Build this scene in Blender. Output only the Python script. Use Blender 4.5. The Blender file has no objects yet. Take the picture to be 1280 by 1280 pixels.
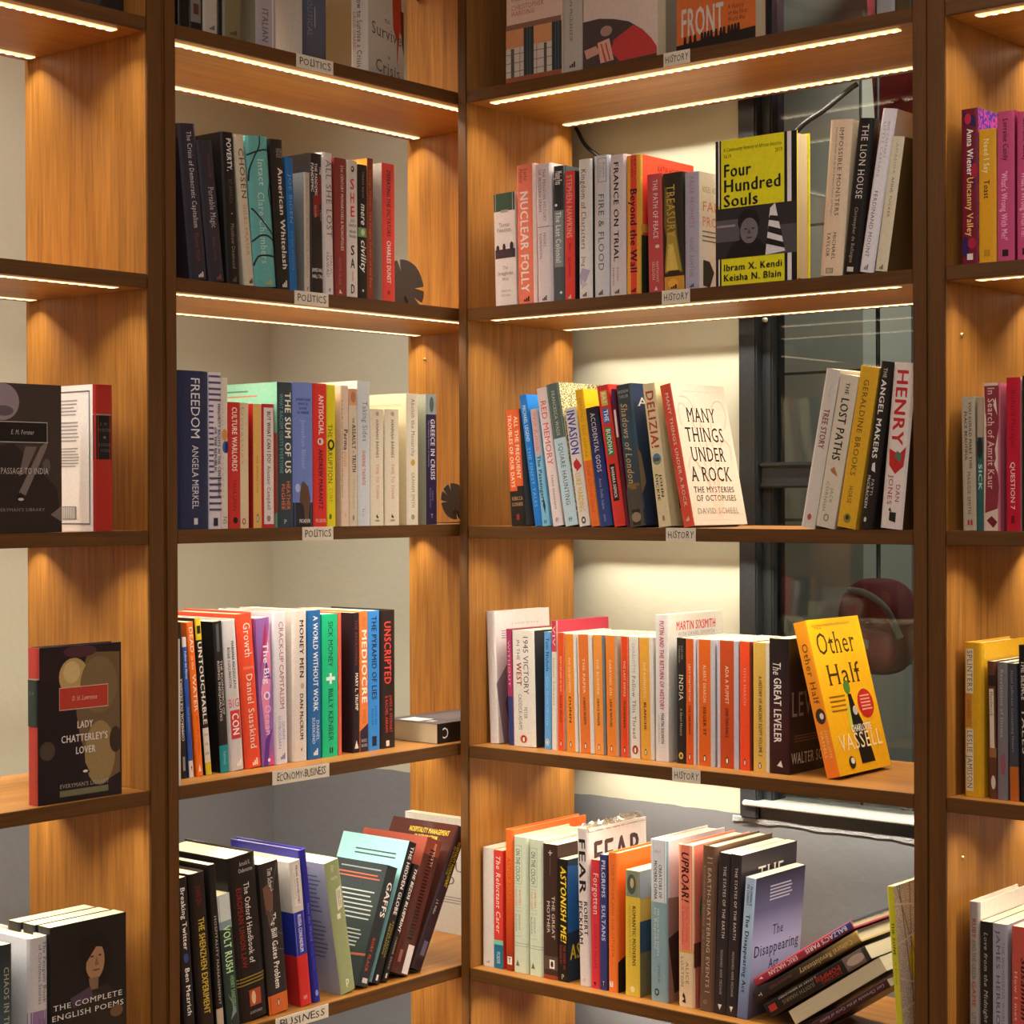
import bpy, math, random
from mathutils import Matrix, Vector
sc = bpy.context.scene
COL = sc.collection
CAM_POS=(2.1223,-2.3895,1.5503)
CAM_RIGHT=(0.765906,0.642941,-0.003797)
CAM_UP=(-0.002368,0.008725,0.999959)
CAM_BACK=(0.642948,-0.765866,0.008205)
LENS=66.393
ZR=[2.233, 1.8671, 1.5005, 1.1302, 0.7538]
ZL=[2.2343, 1.8688, 1.5037, 1.1323, 0.7544]
TAGS=[]
TAGS.append(('L',1,'POLITICS',-0.3692,-0.2900))
TAGS.append(('L',2,'POLITICS',-0.3753,-0.3028))
TAGS.append(('L',3,'POLITICS',-0.3612,-0.2946))
TAGS.append(('L',4,'ECONOMY-BUSINESS',-0.4263,-0.3058))
TAGS.append(('L',5,'BUSINESS',-0.4222,-0.3100))
TAGS.append(('R',1,'HISTORY',0.4246,0.4739))
TAGS.append(('R',2,'HISTORY',0.4202,0.4726))
TAGS.append(('R',3,'HISTORY',0.4263,0.4816))
TAGS.append(('R',4,'HISTORY',0.4370,0.4891))

# ------------------------------------------------------------------ camera
cam = bpy.data.cameras.new('camera'); cam_ob = bpy.data.objects.new('camera', cam); COL.objects.link(cam_ob)
cam.sensor_width = 36; cam.lens = LENS; cam.clip_start = .05; cam.clip_end = 50
R_ = Matrix((CAM_RIGHT, CAM_UP, CAM_BACK)).transposed().to_4x4()
cam_ob.matrix_world = Matrix.Translation(CAM_POS) @ R_
sc.camera = cam_ob
# ------------------------------------------------------------------ world, exposure, lights
w = bpy.data.worlds.new('world'); sc.world = w; w.use_nodes = True
w.node_tree.nodes['Background'].inputs[0].default_value = (.9, .95, 1, 1)
w.node_tree.nodes['Background'].inputs[1].default_value = .05
sc.view_settings.view_transform = 'Standard'; sc.view_settings.look = 'None'
sc.view_settings.gamma = 1; sc.view_settings.use_curve_mapping = False
sc.view_settings.exposure = 0.0
def area(name, loc, rot, sx, sy, power, color, spread=180):
    l = bpy.data.lights.new(name, 'AREA'); l.shape = 'RECTANGLE'; l.size = sx; l.size_y = sy
    l.energy = power; l.color = color; l.spread = math.radians(spread)
    o = bpy.data.objects.new(name, l); COL.objects.link(o); o.location = loc; o.rotation_euler = rot
    return o
ROOM = (1.0, .945, .91)
ROOM_POWER = 16.5
CEIL = 2.95
for lx, ly in ((1.7, -1.0), (0.9, -2.0), (2.6, -2.6)):
    area('ceiling_area_light', (lx, ly, CEIL-.06), (0, 0, 0), 1.1, .5, ROOM_POWER, ROOM)
area('alley_fill_light', (.9, .72, 2.9), (math.radians(10), math.radians(-15), 0), .9, .3, 34, (1, .99, .92))  # added light that brightens the alley stone, no lamp stands there
area('ceiling_area_light', (-.5, -.55, CEIL-.06), (0, math.radians(-14), 0), .25, .9, 17, ROOM, 95)  # added light that lifts the left wall behind the bookcases
LED = (1.0, .915, .765)
LED_POWER = 3.9      # watts per metre of strip
def led_light(name, loc, rot, sx, power):
    """strip light whose diodes throw a cone with a fairly crisp rim (angular profile like an IES curve)"""
    o = area(name, loc, rot, sx, .006, power, LED); l = o.data; l.use_nodes = True; nt = l.node_tree
    em = nt.nodes['Emission']; g = nt.nodes.new('ShaderNodeNewGeometry'); d = nt.nodes.new('ShaderNodeVectorMath'); d.operation = 'DOT_PRODUCT'
    nt.links.new(g.outputs['Incoming'], d.inputs[0]); nt.links.new(g.outputs['Normal'], d.inputs[1])
    a = nt.nodes.new('ShaderNodeMath'); a.operation = 'ABSOLUTE'; nt.links.new(d.outputs['Value'], a.inputs[0])
    m = nt.nodes.new('ShaderNodeMapRange'); m.interpolation_type = 'SMOOTHSTEP'
    m.inputs['From Min'].default_value = math.cos(math.radians(58)); m.inputs['From Max'].default_value = math.cos(math.radians(52.5))
    m.inputs['To Min'].default_value = .02; m.inputs['To Max'].default_value = 1
    nt.links.new(a.outputs[0], m.inputs[0]); nt.links.new(m.outputs[0], em.inputs['Strength']); return o
# ------------------------------------------------------------------ materials
def s2l(c): return c/12.92 if c <= .04045 else ((c+.055)/1.055)**2.4
def hexc(h, g=1.0):
    h = h.lstrip('#'); return tuple(min(.9, s2l(int(h[i:i+2], 16)/255)*g) for i in (0, 2, 4)) + (1,)
MATS = {}
GAIN = 1.15
def nodes(name, rough=.5, spec=.4):
    m = bpy.data.materials.new(name); m.use_nodes = True
    nt = m.node_tree; b = nt.nodes['Principled BSDF']
    b.inputs['Roughness'].default_value = rough
    b.inputs['Specular IOR Level'].default_value = spec
    return m, nt, b
def ramp(nt, stops, interp='LINEAR'):
    r = nt.nodes.new('ShaderNodeValToRGB'); r.color_ramp.interpolation = interp
    e = r.color_ramp.elements
    while len(e) < len(stops): e.new(.5)
    for el, (p, c) in zip(e, stops): el.position = p; el.color = c
    return r
def tex(nt, kind, coord='Object', scale=None):
    tc = nt.nodes.new('ShaderNodeTexCoord'); mp = nt.nodes.new('ShaderNodeMapping')
    nt.links.new(tc.outputs[coord], mp.inputs[0])
    if scale: mp.inputs['Scale'].default_value = scale
    t = nt.nodes.new(kind); nt.links.new(mp.outputs[0], t.inputs[0]); return t
def paper(h, rough=.45, g=None):
    """printed card: one ink colour with a faint mottling"""
    key = (h, rough, g)
    if key in MATS: return MATS[key]
    c = hexc(h, g or GAIN)
    m, nt, b = nodes('print_'+h.strip('#'), rough, .35)
    n = tex(nt, 'ShaderNodeTexNoise', 'Object', (40, 40, 40)); n.inputs['Detail'].default_value = 3
    r = ramp(nt, [(.3, tuple(x*.94 for x in c[:3])+(1,)), (.7, tuple(min(.92, x*1.04) for x in c[:3])+(1,))])
    nt.links.new(n.outputs[0], r.inputs[0]); nt.links.new(r.outputs[0], b.inputs['Base Color'])
    MATS[key] = m; return m
def gradient(cols, rough=.45):
    key = ('grad', cols)
    if key in MATS: return MATS[key]
    cs = [hexc(c, GAIN) for c in cols.split(';')][::-1]
    m, nt, b = nodes('print_gradient', rough, .35)
    tc = nt.nodes.new('ShaderNodeTexCoord'); sp = nt.nodes.new('ShaderNodeSeparateXYZ')
    nt.links.new(tc.outputs['Generated'], sp.inputs[0])
    r = ramp(nt, [(i/(len(cs)-1), c) for i, c in enumerate(cs)])
    nt.links.new(sp.outputs[2], r.inputs[0]); nt.links.new(r.outputs[0], b.inputs['Base Color'])
    MATS[key] = m; return m
def mottled(a, c, scale, rough=.45):
    key = ('mott', a, c, scale)
    if key in MATS: return MATS[key]
    m, nt, b = nodes('print_pattern', rough, .35)
    n = tex(nt, 'ShaderNodeTexNoise', 'Object', (scale*3,)*3); n.inputs['Detail'].default_value = 4
    r = ramp(nt, [(.47, hexc(a, GAIN)), (.53, hexc(c, GAIN))])
    nt.links.new(n.outputs[0], r.inputs[0]); nt.links.new(r.outputs[0], b.inputs['Base Color'])
    MATS[key] = m; return m
def anymat(spec, rough=.45):
    if spec.endswith('|g'): return gradient(spec[:-2], rough)
    if ';' in spec:
        a, c, n = spec.split(';'); return mottled(a, c, float(n), rough)
    return paper(spec, rough)
def page_mat():
    if 'pages' in MATS: return MATS['pages']
    m, nt, b = nodes('page_edges', .8, .2)
    t = tex(nt, 'ShaderNodeTexNoise', 'Object', (900, 4, 4)); t.inputs['Detail'].default_value = 2
    r = ramp(nt, [(.25, hexc('#b3a482')), (.75, hexc('#d6c8a8'))])
    nt.links.new(t.outputs[0], r.inputs[0]); nt.links.new(r.outputs[0], b.inputs['Base Color'])
    MATS['pages'] = m; return m
def oak(name, scale, dark, light, rough=.42):
    """oak veneer; scale squeezes the noise across the grain"""
    m, nt, b = nodes(name, rough, .45)
    tc = nt.nodes.new('ShaderNodeTexCoord')
    def noise(sc_, det, dist=0):
        mp = nt.nodes.new('ShaderNodeMapping'); mp.inputs['Scale'].default_value = sc_
        nt.links.new(tc.outputs['Object'], mp.inputs[0])
        n = nt.nodes.new('ShaderNodeTexNoise'); n.inputs['Detail'].default_value = det; n.inputs['Distortion'].default_value = dist
        nt.links.new(mp.outputs[0], n.inputs[0]); return n
    big = noise(tuple(v*.12 for v in scale), 2, .6)
    wv = nt.nodes.new('ShaderNodeMath'); wv.operation = 'MULTIPLY'; wv.inputs[1].default_value = 26
    nt.links.new(big.outputs[0], wv.inputs[0])
    sn = nt.nodes.new('ShaderNodeMath'); sn.operation = 'SINE'; nt.links.new(wv.outputs[0], sn.inputs[0])
    fine = noise(tuple(v*1.6 for v in scale), 5)
    a1 = nt.nodes.new('ShaderNodeMath'); a1.operation = 'MULTIPLY_ADD'; a1.inputs[1].default_value = .10
    nt.links.new(sn.outputs[0], a1.inputs[0]); nt.links.new(fine.outputs[0], a1.inputs[2])
    r = ramp(nt, [(.12, hexc(dark)), (.82, hexc(light))])
    nt.links.new(a1.outputs[0], r.inputs[0]); nt.links.new(r.outputs[0], b.inputs['Base Color'])
    bp = nt.nodes.new('ShaderNodeBump'); bp.inputs['Strength'].default_value = .08; bp.inputs['Distance'].default_value = .002
    nt.links.new(fine.outputs[0], bp.inputs['Height']); nt.links.new(bp.outputs[0], b.inputs['Normal'])
    return m
OAK_D, OAK_L = '#7a4b1c', '#b17831'
OAK_V = oak('oak_upright_grain', (42, 42, 1.6), OAK_D, OAK_L)
EDGE_SHADE_V = oak('oak_shaded_edge_upright', (42, 42, 1.6), '#46290a', '#673f0f', .5)  # darker oak copy: shade on the front edges is put into the colour
EDGE_SHADE_H = oak('oak_shaded_edge', (1.6, 42, 42), '#46290a', '#673f0f', .5)
OAK_H = oak('oak_shelf_grain', (1.6, 42, 42), OAK_D, OAK_L)
def emit(name, color, strength):
    m = bpy.data.materials.new(name); m.use_nodes = True; nt = m.node_tree
    nt.nodes.clear(); e = nt.nodes.new('ShaderNodeEmission'); o = nt.nodes.new('ShaderNodeOutputMaterial')
    e.inputs[0].default_value = (*color, 1); e.inputs[1].default_value = strength
    nt.links.new(e.outputs[0], o.inputs[0]); return m
LED_TAPE = emit('led_tape_glow', (1, .62, .27), 1.7)
LED_BEAD = emit('led_bead_glow', (1, .84, .54), 3.6)
def plain(name, h, rough=.6, metal=0, bump=0, bscale=60, spec=.4):
    m, nt, b = nodes(name, rough, spec); b.inputs['Metallic'].default_value = metal
    c = hexc(h)
    n = tex(nt, 'ShaderNodeTexNoise', 'Object', (bscale,)*3); n.inputs['Detail'].default_value = 5
    r = ramp(nt, [(.3, tuple(x*.9 for x in c[:3])+(1,)), (.7, tuple(min(.95, x*1.06) for x in c[:3])+(1,))])
    nt.links.new(n.outputs[0], r.inputs[0]); nt.links.new(r.outputs[0], b.inputs['Base Color'])
    if bump:
        bp = nt.nodes.new('ShaderNodeBump'); bp.inputs['Strength'].default_value = bump; bp.inputs['Distance'].default_value = .004
        nt.links.new(n.outputs[0], bp.inputs['Height']); nt.links.new(bp.outputs[0], b.inputs['Normal'])
    return m
# ------------------------------------------------------------------ mesh helpers
class MB:
    def __init__(s): s.v = []; s.f = []; s.m = []; s.mats = []; s.sm = []
    def mi(s, mat):
        if mat not in s.mats: s.mats.append(mat)
        return s.mats.index(mat)
    def add(s, vs, fs, mat, smooth=False):
        o = len(s.v); s.v += [tuple(v) for v in vs]; k = s.mi(mat)
        for f in fs: s.f.append(tuple(i+o for i in f)); s.m.append(k); s.sm.append(smooth)
    def box(s, x0, x1, y0, y1, z0, z1, mat, bev=0):
        if bev <= 0:
            vs = [(x, y, z) for z in (z0, z1) for y in (y0, y1) for x in (x0, x1)]
            s.add(vs, [(0, 2, 3, 1), (4, 5, 7, 6), (0, 1, 5, 4), (2, 6, 7, 3), (0, 4, 6, 2), (1, 3, 7, 5)], mat); return
        import bmesh
        bm = bmesh.new(); bmesh.ops.create_cube(bm, size=1)
        for v in bm.verts: v.co = (x0+(v.co.x+.5)*(x1-x0), y0+(v.co.y+.5)*(y1-y0), z0+(v.co.z+.5)*(z1-z0))
        bmesh.ops.bevel(bm, geom=bm.edges[:], offset=bev, segments=2, affect='EDGES')
        bm.verts.index_update()
        s.add([v.co for v in bm.verts], [[v.index for v in f.verts] for f in bm.faces], mat); bm.free()
    def tube(s, pts, r, mat, n=10):
        pts = [Vector(p) for p in pts]; rings = []; up = Vector((0, 0, 1))
        for i, p in enumerate(pts):
            t = (pts[min(i+1, len(pts)-1)]-pts[max(i-1, 0)]).normalized()
            a = t.cross(up if abs(t.z) < .95 else Vector((1, 0, 0))).normalized(); b = t.cross(a)
            rings.append([p+a*r*math.cos(2*math.pi*j/n)+b*r*math.sin(2*math.pi*j/n) for j in range(n)])
        vs = [v for rg in rings for v in rg]
        fs = [(i*n+j, i*n+(j+1) % n, (i+1)*n+(j+1) % n, (i+1)*n+j) for i in range(len(pts)-1) for j in range(n)]
        fs += [tuple(range(n)), tuple(range((len(pts)-1)*n, len(pts)*n))]
        s.add(vs, fs, mat, True)
    def cyl(s, c, axis, r, h, mat, n=16):
        a = Vector(axis).normalized(); s.tube([Vector(c), Vector(c)+a*h], r, mat, n)
    def build(s, name, parent=None):
        me = bpy.data.meshes.new(name); me.from_pydata(s.v, [], s.f)
        for m in s.mats: me.materials.append(m)
        me.polygons.foreach_set('material_index', s.m); me.polygons.foreach_set('use_smooth', s.sm)
        me.update(); o = bpy.data.objects.new(name, me); COL.objects.link(o)
        if parent: o.parent = parent
        return o
def thing(name, label, cat, loc=(0, 0, 0), rot=(0, 0, 0), group=None):
    o = bpy.data.objects.new(name, None); COL.objects.link(o); o.empty_display_size = .05
    o.location = loc; o.rotation_euler = rot; return tag(o, label, cat, group)
def tag(o, label, cat, group=None):
    o['label'] = label; o['category'] = cat
    if group: o['group'] = group
    return o
def struct(o): o['kind'] = 'structure'; return o
def catmull(pts, n=8):
    P = [pts[0]]+list(pts)+[pts[-1]]; out = []
    for i in range(1, len(P)-2):
        for j in range(n):
            t = j/n
            out.append(tuple(.5*(2*b+(c-a)*t+(2*a-5*b+4*c-d)*t*t+(3*b-a-3*c+d)*t**3) for a, b, c, d in zip(P[i-1], P[i], P[i+1], P[i+2])))
    out.append(tuple(pts[-1])); return out
# ------------------------------------------------------------------ lettering: glyph outlines of the built-in font
CHARS = sorted(set("ABCDEFGHIJKLMNOPQRSTUVWXYZabcdefghijklmnopqrstuvwxyz0123456789'.,:;&!?-+/ "))
GLYPH = {}
def serifs(vs, fs):
    """slab feet on the free ends of the stems, for titles set in a serif face"""
    cnt = {}
    for f in fs:
        for i in range(len(f)):
            e = (f[i], f[(i+1) % len(f)]); k = (min(e), max(e)); cnt[k] = cnt.get(k, 0)+1
    vs = list(vs); fs = list(fs)
    for (a, b), c in cnt.items():
        (x0, y0, _), (x1, y1, _) = vs[a], vs[b]
        if c != 1 or abs(y0-y1) > .004: continue
        wd = abs(x1-x0)
        if not .03 < wd < .2: continue
        mids = [f for f in fs if a in f and b in f][0]; cy = sum(vs[i][1] for i in mids)/len(mids)
        xa, xb = min(x0, x1)-.055, max(x0, x1)+.055; dy = .035 if cy > y0 else -.035
        o = len(vs); vs += [(xa, y0, 1), (xb, y0, 1), (xb-.02, y0+dy, 1), (xa+.02, y0+dy, 1)]; fs.append((o, o+1, o+2, o+3))
    return vs, fs
def load_glyphs():
    made = []
    off = (0.0, 0.0, 0.0)
    for bold in (0, 1, 2):
        for ch in CHARS+[None]:
            cu = bpy.data.curves.new('g', 'FONT'); cu.resolution_u = 2; cu.offset = off[bold]
            cu.body = '|'+(ch or '')+'|'; o = bpy.data.objects.new('g', cu); COL.objects.link(o)
            c2 = bpy.data.curves.new('g', 'FONT'); c2.resolution_u = 2; c2.offset = off[bold]
            c2.body = ch or '|'; o2 = bpy.data.objects.new('g', c2); COL.objects.link(o2)
            made.append((bold, ch, o, o2))
    dg = bpy.context.evaluated_depsgraph_get(); dg.update()
    base = {}; tmp = []
    for bold, ch, o, o2 in made:
        m1 = o.evaluated_get(dg).to_mesh(); xs = [v.co.x for v in m1.vertices]; wd = max(xs)-min(xs)
        o.evaluated_get(dg).to_mesh_clear()
        if ch is None: base[bold] = wd; continue
        m2 = o2.evaluated_get(dg).to_mesh()
        tmp.append((bold, ch, wd, [(v.co.x, v.co.y, 0) for v in m2.vertices], [tuple(p.vertices) for p in m2.polygons]))
        o2.evaluated_get(dg).to_mesh_clear()
    for bold, ch, wd, vs, fs in tmp:
        if bold == 2: vs, fs = serifs(vs, fs)
        if bold == 1:      # heavier weight: two slightly shifted strokes
            k = len(vs); vs = [(x-.026, y-.011, 0) for x, y, l in vs]+[(x+.026, y+.011, 1) for x, y, l in vs]; fs = list(fs)+[tuple(i+k for i in f) for f in fs]
        GLYPH[(bold, ch)] = (wd-base[bold]+(0, .05, .06)[bold], vs, fs)
    for _, _, o, o2 in made:
        for q in (o, o2):
            c = q.data; bpy.data.objects.remove(q); bpy.data.curves.remove(c)
load_glyphs()
CAPH = max(y for x, y, l in GLYPH[(0, 'H')][1])
def layout(text, bold, italic, jit=0):
    """vertices in a 0..1 x 0..1 box (baseline to cap height), plus faces"""
    x = 0; vs = []; fs = []; rnd = random.Random(text)
    for ch in text:
        adv, gv, gf = GLYPH.get((bold, ch), GLYPH[(bold, '-')])
        o = len(vs); dy = rnd.uniform(-.05, .05)*jit; sc_ = 1+rnd.uniform(-.12, .12)*jit; sh = rnd.uniform(-.15, .2)*jit+(.22 if italic else 0)
        vs += [(x+gx*sc_+gy*sh, gy*sc_+dy, l) for gx, gy, l in gv]; fs += [tuple(i+o for i in f) for f in gf]; x += adv
    x = max(x, .01)
    return [(a/x, b/CAPH, l) for a, b, l in vs], fs
# ------------------------------------------------------------------ setting
FLOOR = 0.0
RW = .33       # wall with the window (y)
LW = -.82      # wall behind the left bookcases (x)
def paint_wall(name):
    m, nt, b = nodes(name, .85, .2)
    tc = nt.nodes.new('ShaderNodeTexCoord'); sp = nt.nodes.new('ShaderNodeSeparateXYZ'); nt.links.new(tc.outputs['Object'], sp.inputs[0])
    n = nt.nodes.new('ShaderNodeTexNoise'); n.inputs['Scale'].default_value = 22; nt.links.new(tc.outputs['Object'], n.inputs[0])
    ma = nt.nodes.new('ShaderNodeMath'); ma.operation = 'MULTIPLY_ADD'; ma.inputs[1].default_value = .006
    nt.links.new(n.outputs[0], ma.inputs[0]); nt.links.new(sp.outputs[2], ma.inputs[2])
    gt = nt.nodes.new('ShaderNodeMath'); gt.operation = 'GREATER_THAN'; gt.inputs[1].default_value = 1.010
    nt.links.new(ma.outputs[0], gt.inputs[0])
    mx = nt.nodes.new('ShaderNodeMix'); mx.data_type = 'RGBA'
    mx.inputs['A'].default_value = hexc('#75777a'); mx.inputs['B'].default_value = hexc('#b4b29f')
    nt.links.new(gt.outputs[0], mx.inputs['Factor']); nt.links.new(mx.outputs['Result'], b.inputs['Base Color'])
    n2 = nt.nodes.new('ShaderNodeTexNoise'); n2.inputs['Scale'].default_value = 60; n2.inputs['Detail'].default_value = 6; nt.links.new(tc.outputs['Object'], n2.inputs[0])
    bp = nt.nodes.new('ShaderNodeBump'); bp.inputs['Strength'].default_value = .25; bp.inputs['Distance'].default_value = .003
    nt.links.new(n2.outputs[0], bp.inputs['Height']); nt.links.new(bp.outputs[0], b.inputs['Normal'])
    return m
WALLM = paint_wall('painted_plaster_two_tone')
WX0, WX1, WZ0, WZ1 = .352, 1.75, 1.002, 2.8     # window opening
b = MB()
for x0, x1, z0, z1 in ((LW-.1, WX0, 0, CEIL), (WX1, 4.2, 0, CEIL), (WX0, WX1, 0, WZ0), (WX0, WX1, WZ1, CEIL)): b.box(x0, x1, RW, RW+.12, z0, z1, WALLM)
struct(b.build('wall_right'))
b = MB(); b.box(LW-.12, LW, -4.2, RW, 0, CEIL, WALLM); struct(b.build('wall_left'))
def boards():
    m, nt, bb = nodes('floor_boards', .45, .4)
    br = tex(nt, 'ShaderNodeTexBrick', 'Object', (1, 1, 1)); br.inputs['Scale'].default_value = 1.0
    br.inputs['Brick Width'].default_value = 1.4; br.inputs['Row Height'].default_value = .14; br.inputs['Mortar Size'].default_value = .004
    br.inputs['Color1'].default_value = hexc('#8a6a48'); br.inputs['Color2'].default_value = hexc('#7a5c3e'); br.inputs['Mortar'].default_value = hexc('#2a1e14')
    nt.links.new(br.outputs[0], bb.inputs['Base Color']); return m
b = MB(); b.box(LW-.12, 4.2, -4.2, RW+.12, -.1, 0, boards()); struct(b.build('floor'))
b = MB(); b.box(LW-.12, 4.2, -4.2, RW+.12, CEIL, CEIL+.1, plain('ceiling_paint', '#d8d4cc', .9)); struct(b.build('ceiling'))
# window: dark metal frame set in the right wall
FRAME = plain('dark_window_metal', '#3c4044', .35, .6, 0, 30)
FRLIT = plain('pale_window_lip', '#b9bcb8', .35, .3)
def glass_mat():
    m = bpy.data.materials.new('window_glass'); m.use_nodes = True; nt = m.node_tree; nt.nodes.clear()
    o = nt.nodes.new('ShaderNodeOutputMaterial'); t = nt.nodes.new('ShaderNodeBsdfTransparent'); g = nt.nodes.new('ShaderNodeBsdfGlossy')
    g.inputs['Roughness'].default_value = .02; t.inputs[0].default_value = (.93, .95, .92, 1)
    fr = nt.nodes.new('ShaderNodeFresnel'); fr.inputs[0].default_value = 1.45
    mx = nt.nodes.new('ShaderNodeMixShader'); nt.links.new(fr.outputs[0], mx.inputs[0]); nt.links.new(t.outputs[0], mx.inputs[1]); nt.links.new(g.outputs[0], mx.inputs[2])
    nt.links.new(mx.outputs[0], o.inputs[0]); return m
win = struct(bpy.data.objects.new('window_1', None)); COL.objects.link(win); win.location = (WX0, RW, WZ0)
def wbox(b, x0, x1, y0, y1, z0, z1, m, bev=.003): b.box(x0-WX0, x1-WX0, y0-RW, y1-RW, z0-WZ0, z1-WZ0, m, bev)
f = MB()
wbox(f, WX0, WX0+.036, RW-.012, RW+.06, WZ0, WZ1, FRAME); wbox(f, WX0+.034, WX0+.056, RW+.006, RW+.05, WZ0, WZ1, FRAME)
wbox(f, WX1-.056, WX1, RW-.012, RW+.06, WZ0, WZ1, FRAME); wbox(f, WX0, WX1, RW-.012, RW+.06, WZ1-.05, WZ1, FRAME)
f.build('window_frame', win)
f = MB(); wbox(f, WX0+.036, WX1-.05, RW+.0, RW+.055, 1.567, 1.602, FRAME); wbox(f, WX0+.036, WX1-.05, RW-.006, RW+.03, 1.598, 1.606, FRAME); wbox(f, WX0+.036, WX1-.05, RW-.006, RW+.03, 1.563, 1.570, FRAME)
f.build('window_transom', win)
f = MB(); wbox(f, WX0+.01, WX1-.01, RW-.02, RW+.06, 1.025, 1.034, FRLIT, .002); wbox(f, WX0+.01, WX1-.01, RW-.004, RW+.06, 1.003, 1.025, FRAME)
f.build('window_sill', win)
f = MB(); wbox(f, WX0+.05, WX1-.05, RW+.022, RW+.026, 1.03, WZ1-.04, glass_mat(), 0); f.build('window_pane', win)
f = MB(); f.cyl((.046, .004, .845), (0, -1, 0), .004, .006, FRLIT, 10); f.build('window_screw', win)
# rough plaster lip under the window
def ledge():
    b = MB(); rnd = random.Random(4); m = plain('chipped_plaster', '#a2a4a6', .9, 0, .8, 90); n = 60
    xs = [WX0-.02+(WX1-WX0)*i/n for i in range(n+1)]
    top = [1.0025-.003*rnd.random() for _ in xs]; bot = [.997-.005*rnd.random() for _ in xs]
    vs = [(x, RW-.002-.002*rnd.random(), z) for x, z in zip(xs, top)]+[(x, RW+.002, z+.003) for x, z in zip(xs, top)]+[(x, RW-.003, z) for x, z in zip(xs, bot)]
    k = n+1
    b.add(vs, [(i, i+1, k+i+1, k+i) for i in range(n)]+[(2*k+i, 2*k+i+1, i+1, i) for i in range(n)], m); return b.build('trim_1')
struct(ledge())
# outside: stone facing across the narrow alley
def stone():
    m, nt, bb = nodes('stone_blocks', .9, .2)
    br = tex(nt, 'ShaderNodeTexBrick', 'Object', (1, 1, 1)); mp = br.inputs[0].links[0].from_node; mp.inputs['Rotation'].default_value = (math.radians(90), 0, 0)
    br.inputs['Scale'].default_value = 1; br.inputs['Brick Width'].default_value = .46; br.inputs['Row Height'].default_value = .3; br.inputs['Mortar Size'].default_value = .003; br.inputs['Bias'].default_value = -.2
    br.inputs['Color1'].default_value = hexc('#94948a'); br.inputs['Color2'].default_value = hexc('#86867c'); br.inputs['Mortar'].default_value = hexc('#3a3c38')
    nt.links.new(br.outputs[0], bb.inputs['Base Color']); return m
b = MB(); b.box(-1.2, .235, .95, 1.15, 0, 3.2, stone()); struct(b.build('wall_alley'))
b = MB(); b.box(.235, 4.5, 1.9, 2.0, 0, 3.2, plain('dark_render', '#4a4c46', .9)); struct(b.build('wall_alley_back'))
b = MB(); b.box(-1.2, 4.5, RW+.12, 2.0, -.1, 0, plain('paving', '#5a5a56', .9)); struct(b.build('floor_alley'))
# ------------------------------------------------------------------ bookcases
TH = .02; DEP = .29; XL = -.003
UNITS = {'R': (0.0, .8717), 'RR': (.8742, 1.72), 'L': (-.629, .208), 'LL': (-1.52, -.6348)}
PANEL = {'R': (.0177, .0209), 'RR': (.0256, .021), 'L': (.0195, .02), 'LL': (.02, .0262)}
def unit_loc(u, x, y, z): return (x, y, z) if u[0] == 'R' else (-y+XL, x, z)
def unit_rot(u): return 0 if u[0] == 'R' else math.pi/2
def tops(u):
    z = ZR if u[0] == 'R' else ZL
    return [z[0]+.37]+z+[z[4]-.37, z[4]-.7]
CASE_LABEL = {'R': 'oak bookcase with lit shelves in front of the window, right of the corner', 'RR': 'oak bookcase at far right holding the pink and yellow books',
              'L': 'oak bookcase with politics tags, left of the corner', 'LL': 'oak bookcase at far left holding mostly face-out books'}
TAGM = paper('#d3c9b6', .6); TAGINK = paper('#221e1a', .7)
CASES = {}
for u, (x0, x1) in UNITS.items():
    zt = tops(u)
    root = thing('bookcase', CASE_LABEL[u], 'bookcase', unit_loc(u, x0, 0, 0), (0, 0, unit_rot(u)), 'oak bookcases around the corner'); CASES[u] = root
    W_ = x1-x0; pl, pr = PANEL[u]; ZT = zt[0]+.03
    for a, c in ((0, pl), (W_-pr, W_)):
        b = MB(); b.box(a, c, .004, DEP, 0, ZT, OAK_V, .0006); b.box(a, c, 0, .004, 0, ZT, EDGE_SHADE_V, .0006); b.build('side_panel', root)
    a, c = pl+.0012, W_-pr-.0012
    for i, z in enumerate(zt):
        b = MB(); b.box(a, c, .0055, DEP-.004, z-TH, z, OAK_H, .0006); b.box(a, c, .0015, .0055, z-TH, z, EDGE_SHADE_H, .0006); s = b.build('shelf', root)
        if i > 5 or i == 0: continue
        for yc, ins in ((.028, (.03 if u != 'L' else .0)), (.256, .004)):
            e0 = a+ins+.004; e1 = c-ins-.004
            pr = (0, .002, .0007, 0, 0, 0)[i]
            b = MB(); b.box(e0, e1, yc-.0058, yc+.0058, z-TH-.0002-pr, z-TH+.002, LED_TAPE)
            n = int((e1-e0)/.0166)
            for j in range(n):
                xx = e0+(j+.5)*(e1-e0)/n; b.box(xx-.0036, xx+.0036, yc-.0044, yc+.0044, z-TH-.0004-pr*1.3, z-TH, LED_BEAD)
            b.build('led_strip', s)
            xm = (e0+e1)/2; wx = unit_loc(u, x0+xm, yc, z-TH-.0009-pr*1.35)
            led_light('led_strip_light', wx, (0, 0, unit_rot(u)), e1-e0-.022, LED_POWER*(e1-e0))
        for (tu, k, txt, ta, tb) in TAGS:
            if tu == u and k == i:
                b = MB(); xa, xb = ta-x0, tb-x0; h0, h1 = z-.0205, z+.0005
                b.box(xa, xb, .0007, .0016, h0, h1, TAGM)
                vs, fs = layout(txt, 0, 0, 1)
                b.add([(xa+(xb-xa)*(.07+.86*p), .0005, h0+.005+(h1-h0-.010)*q) for p, q, l in vs], fs, TAGINK)
                b.build('shelf_tag', s)
    b = MB(); b.box(a, c, .03, .045, 0, zt[-1]-TH, OAK_H); b.build('plinth', root)
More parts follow.
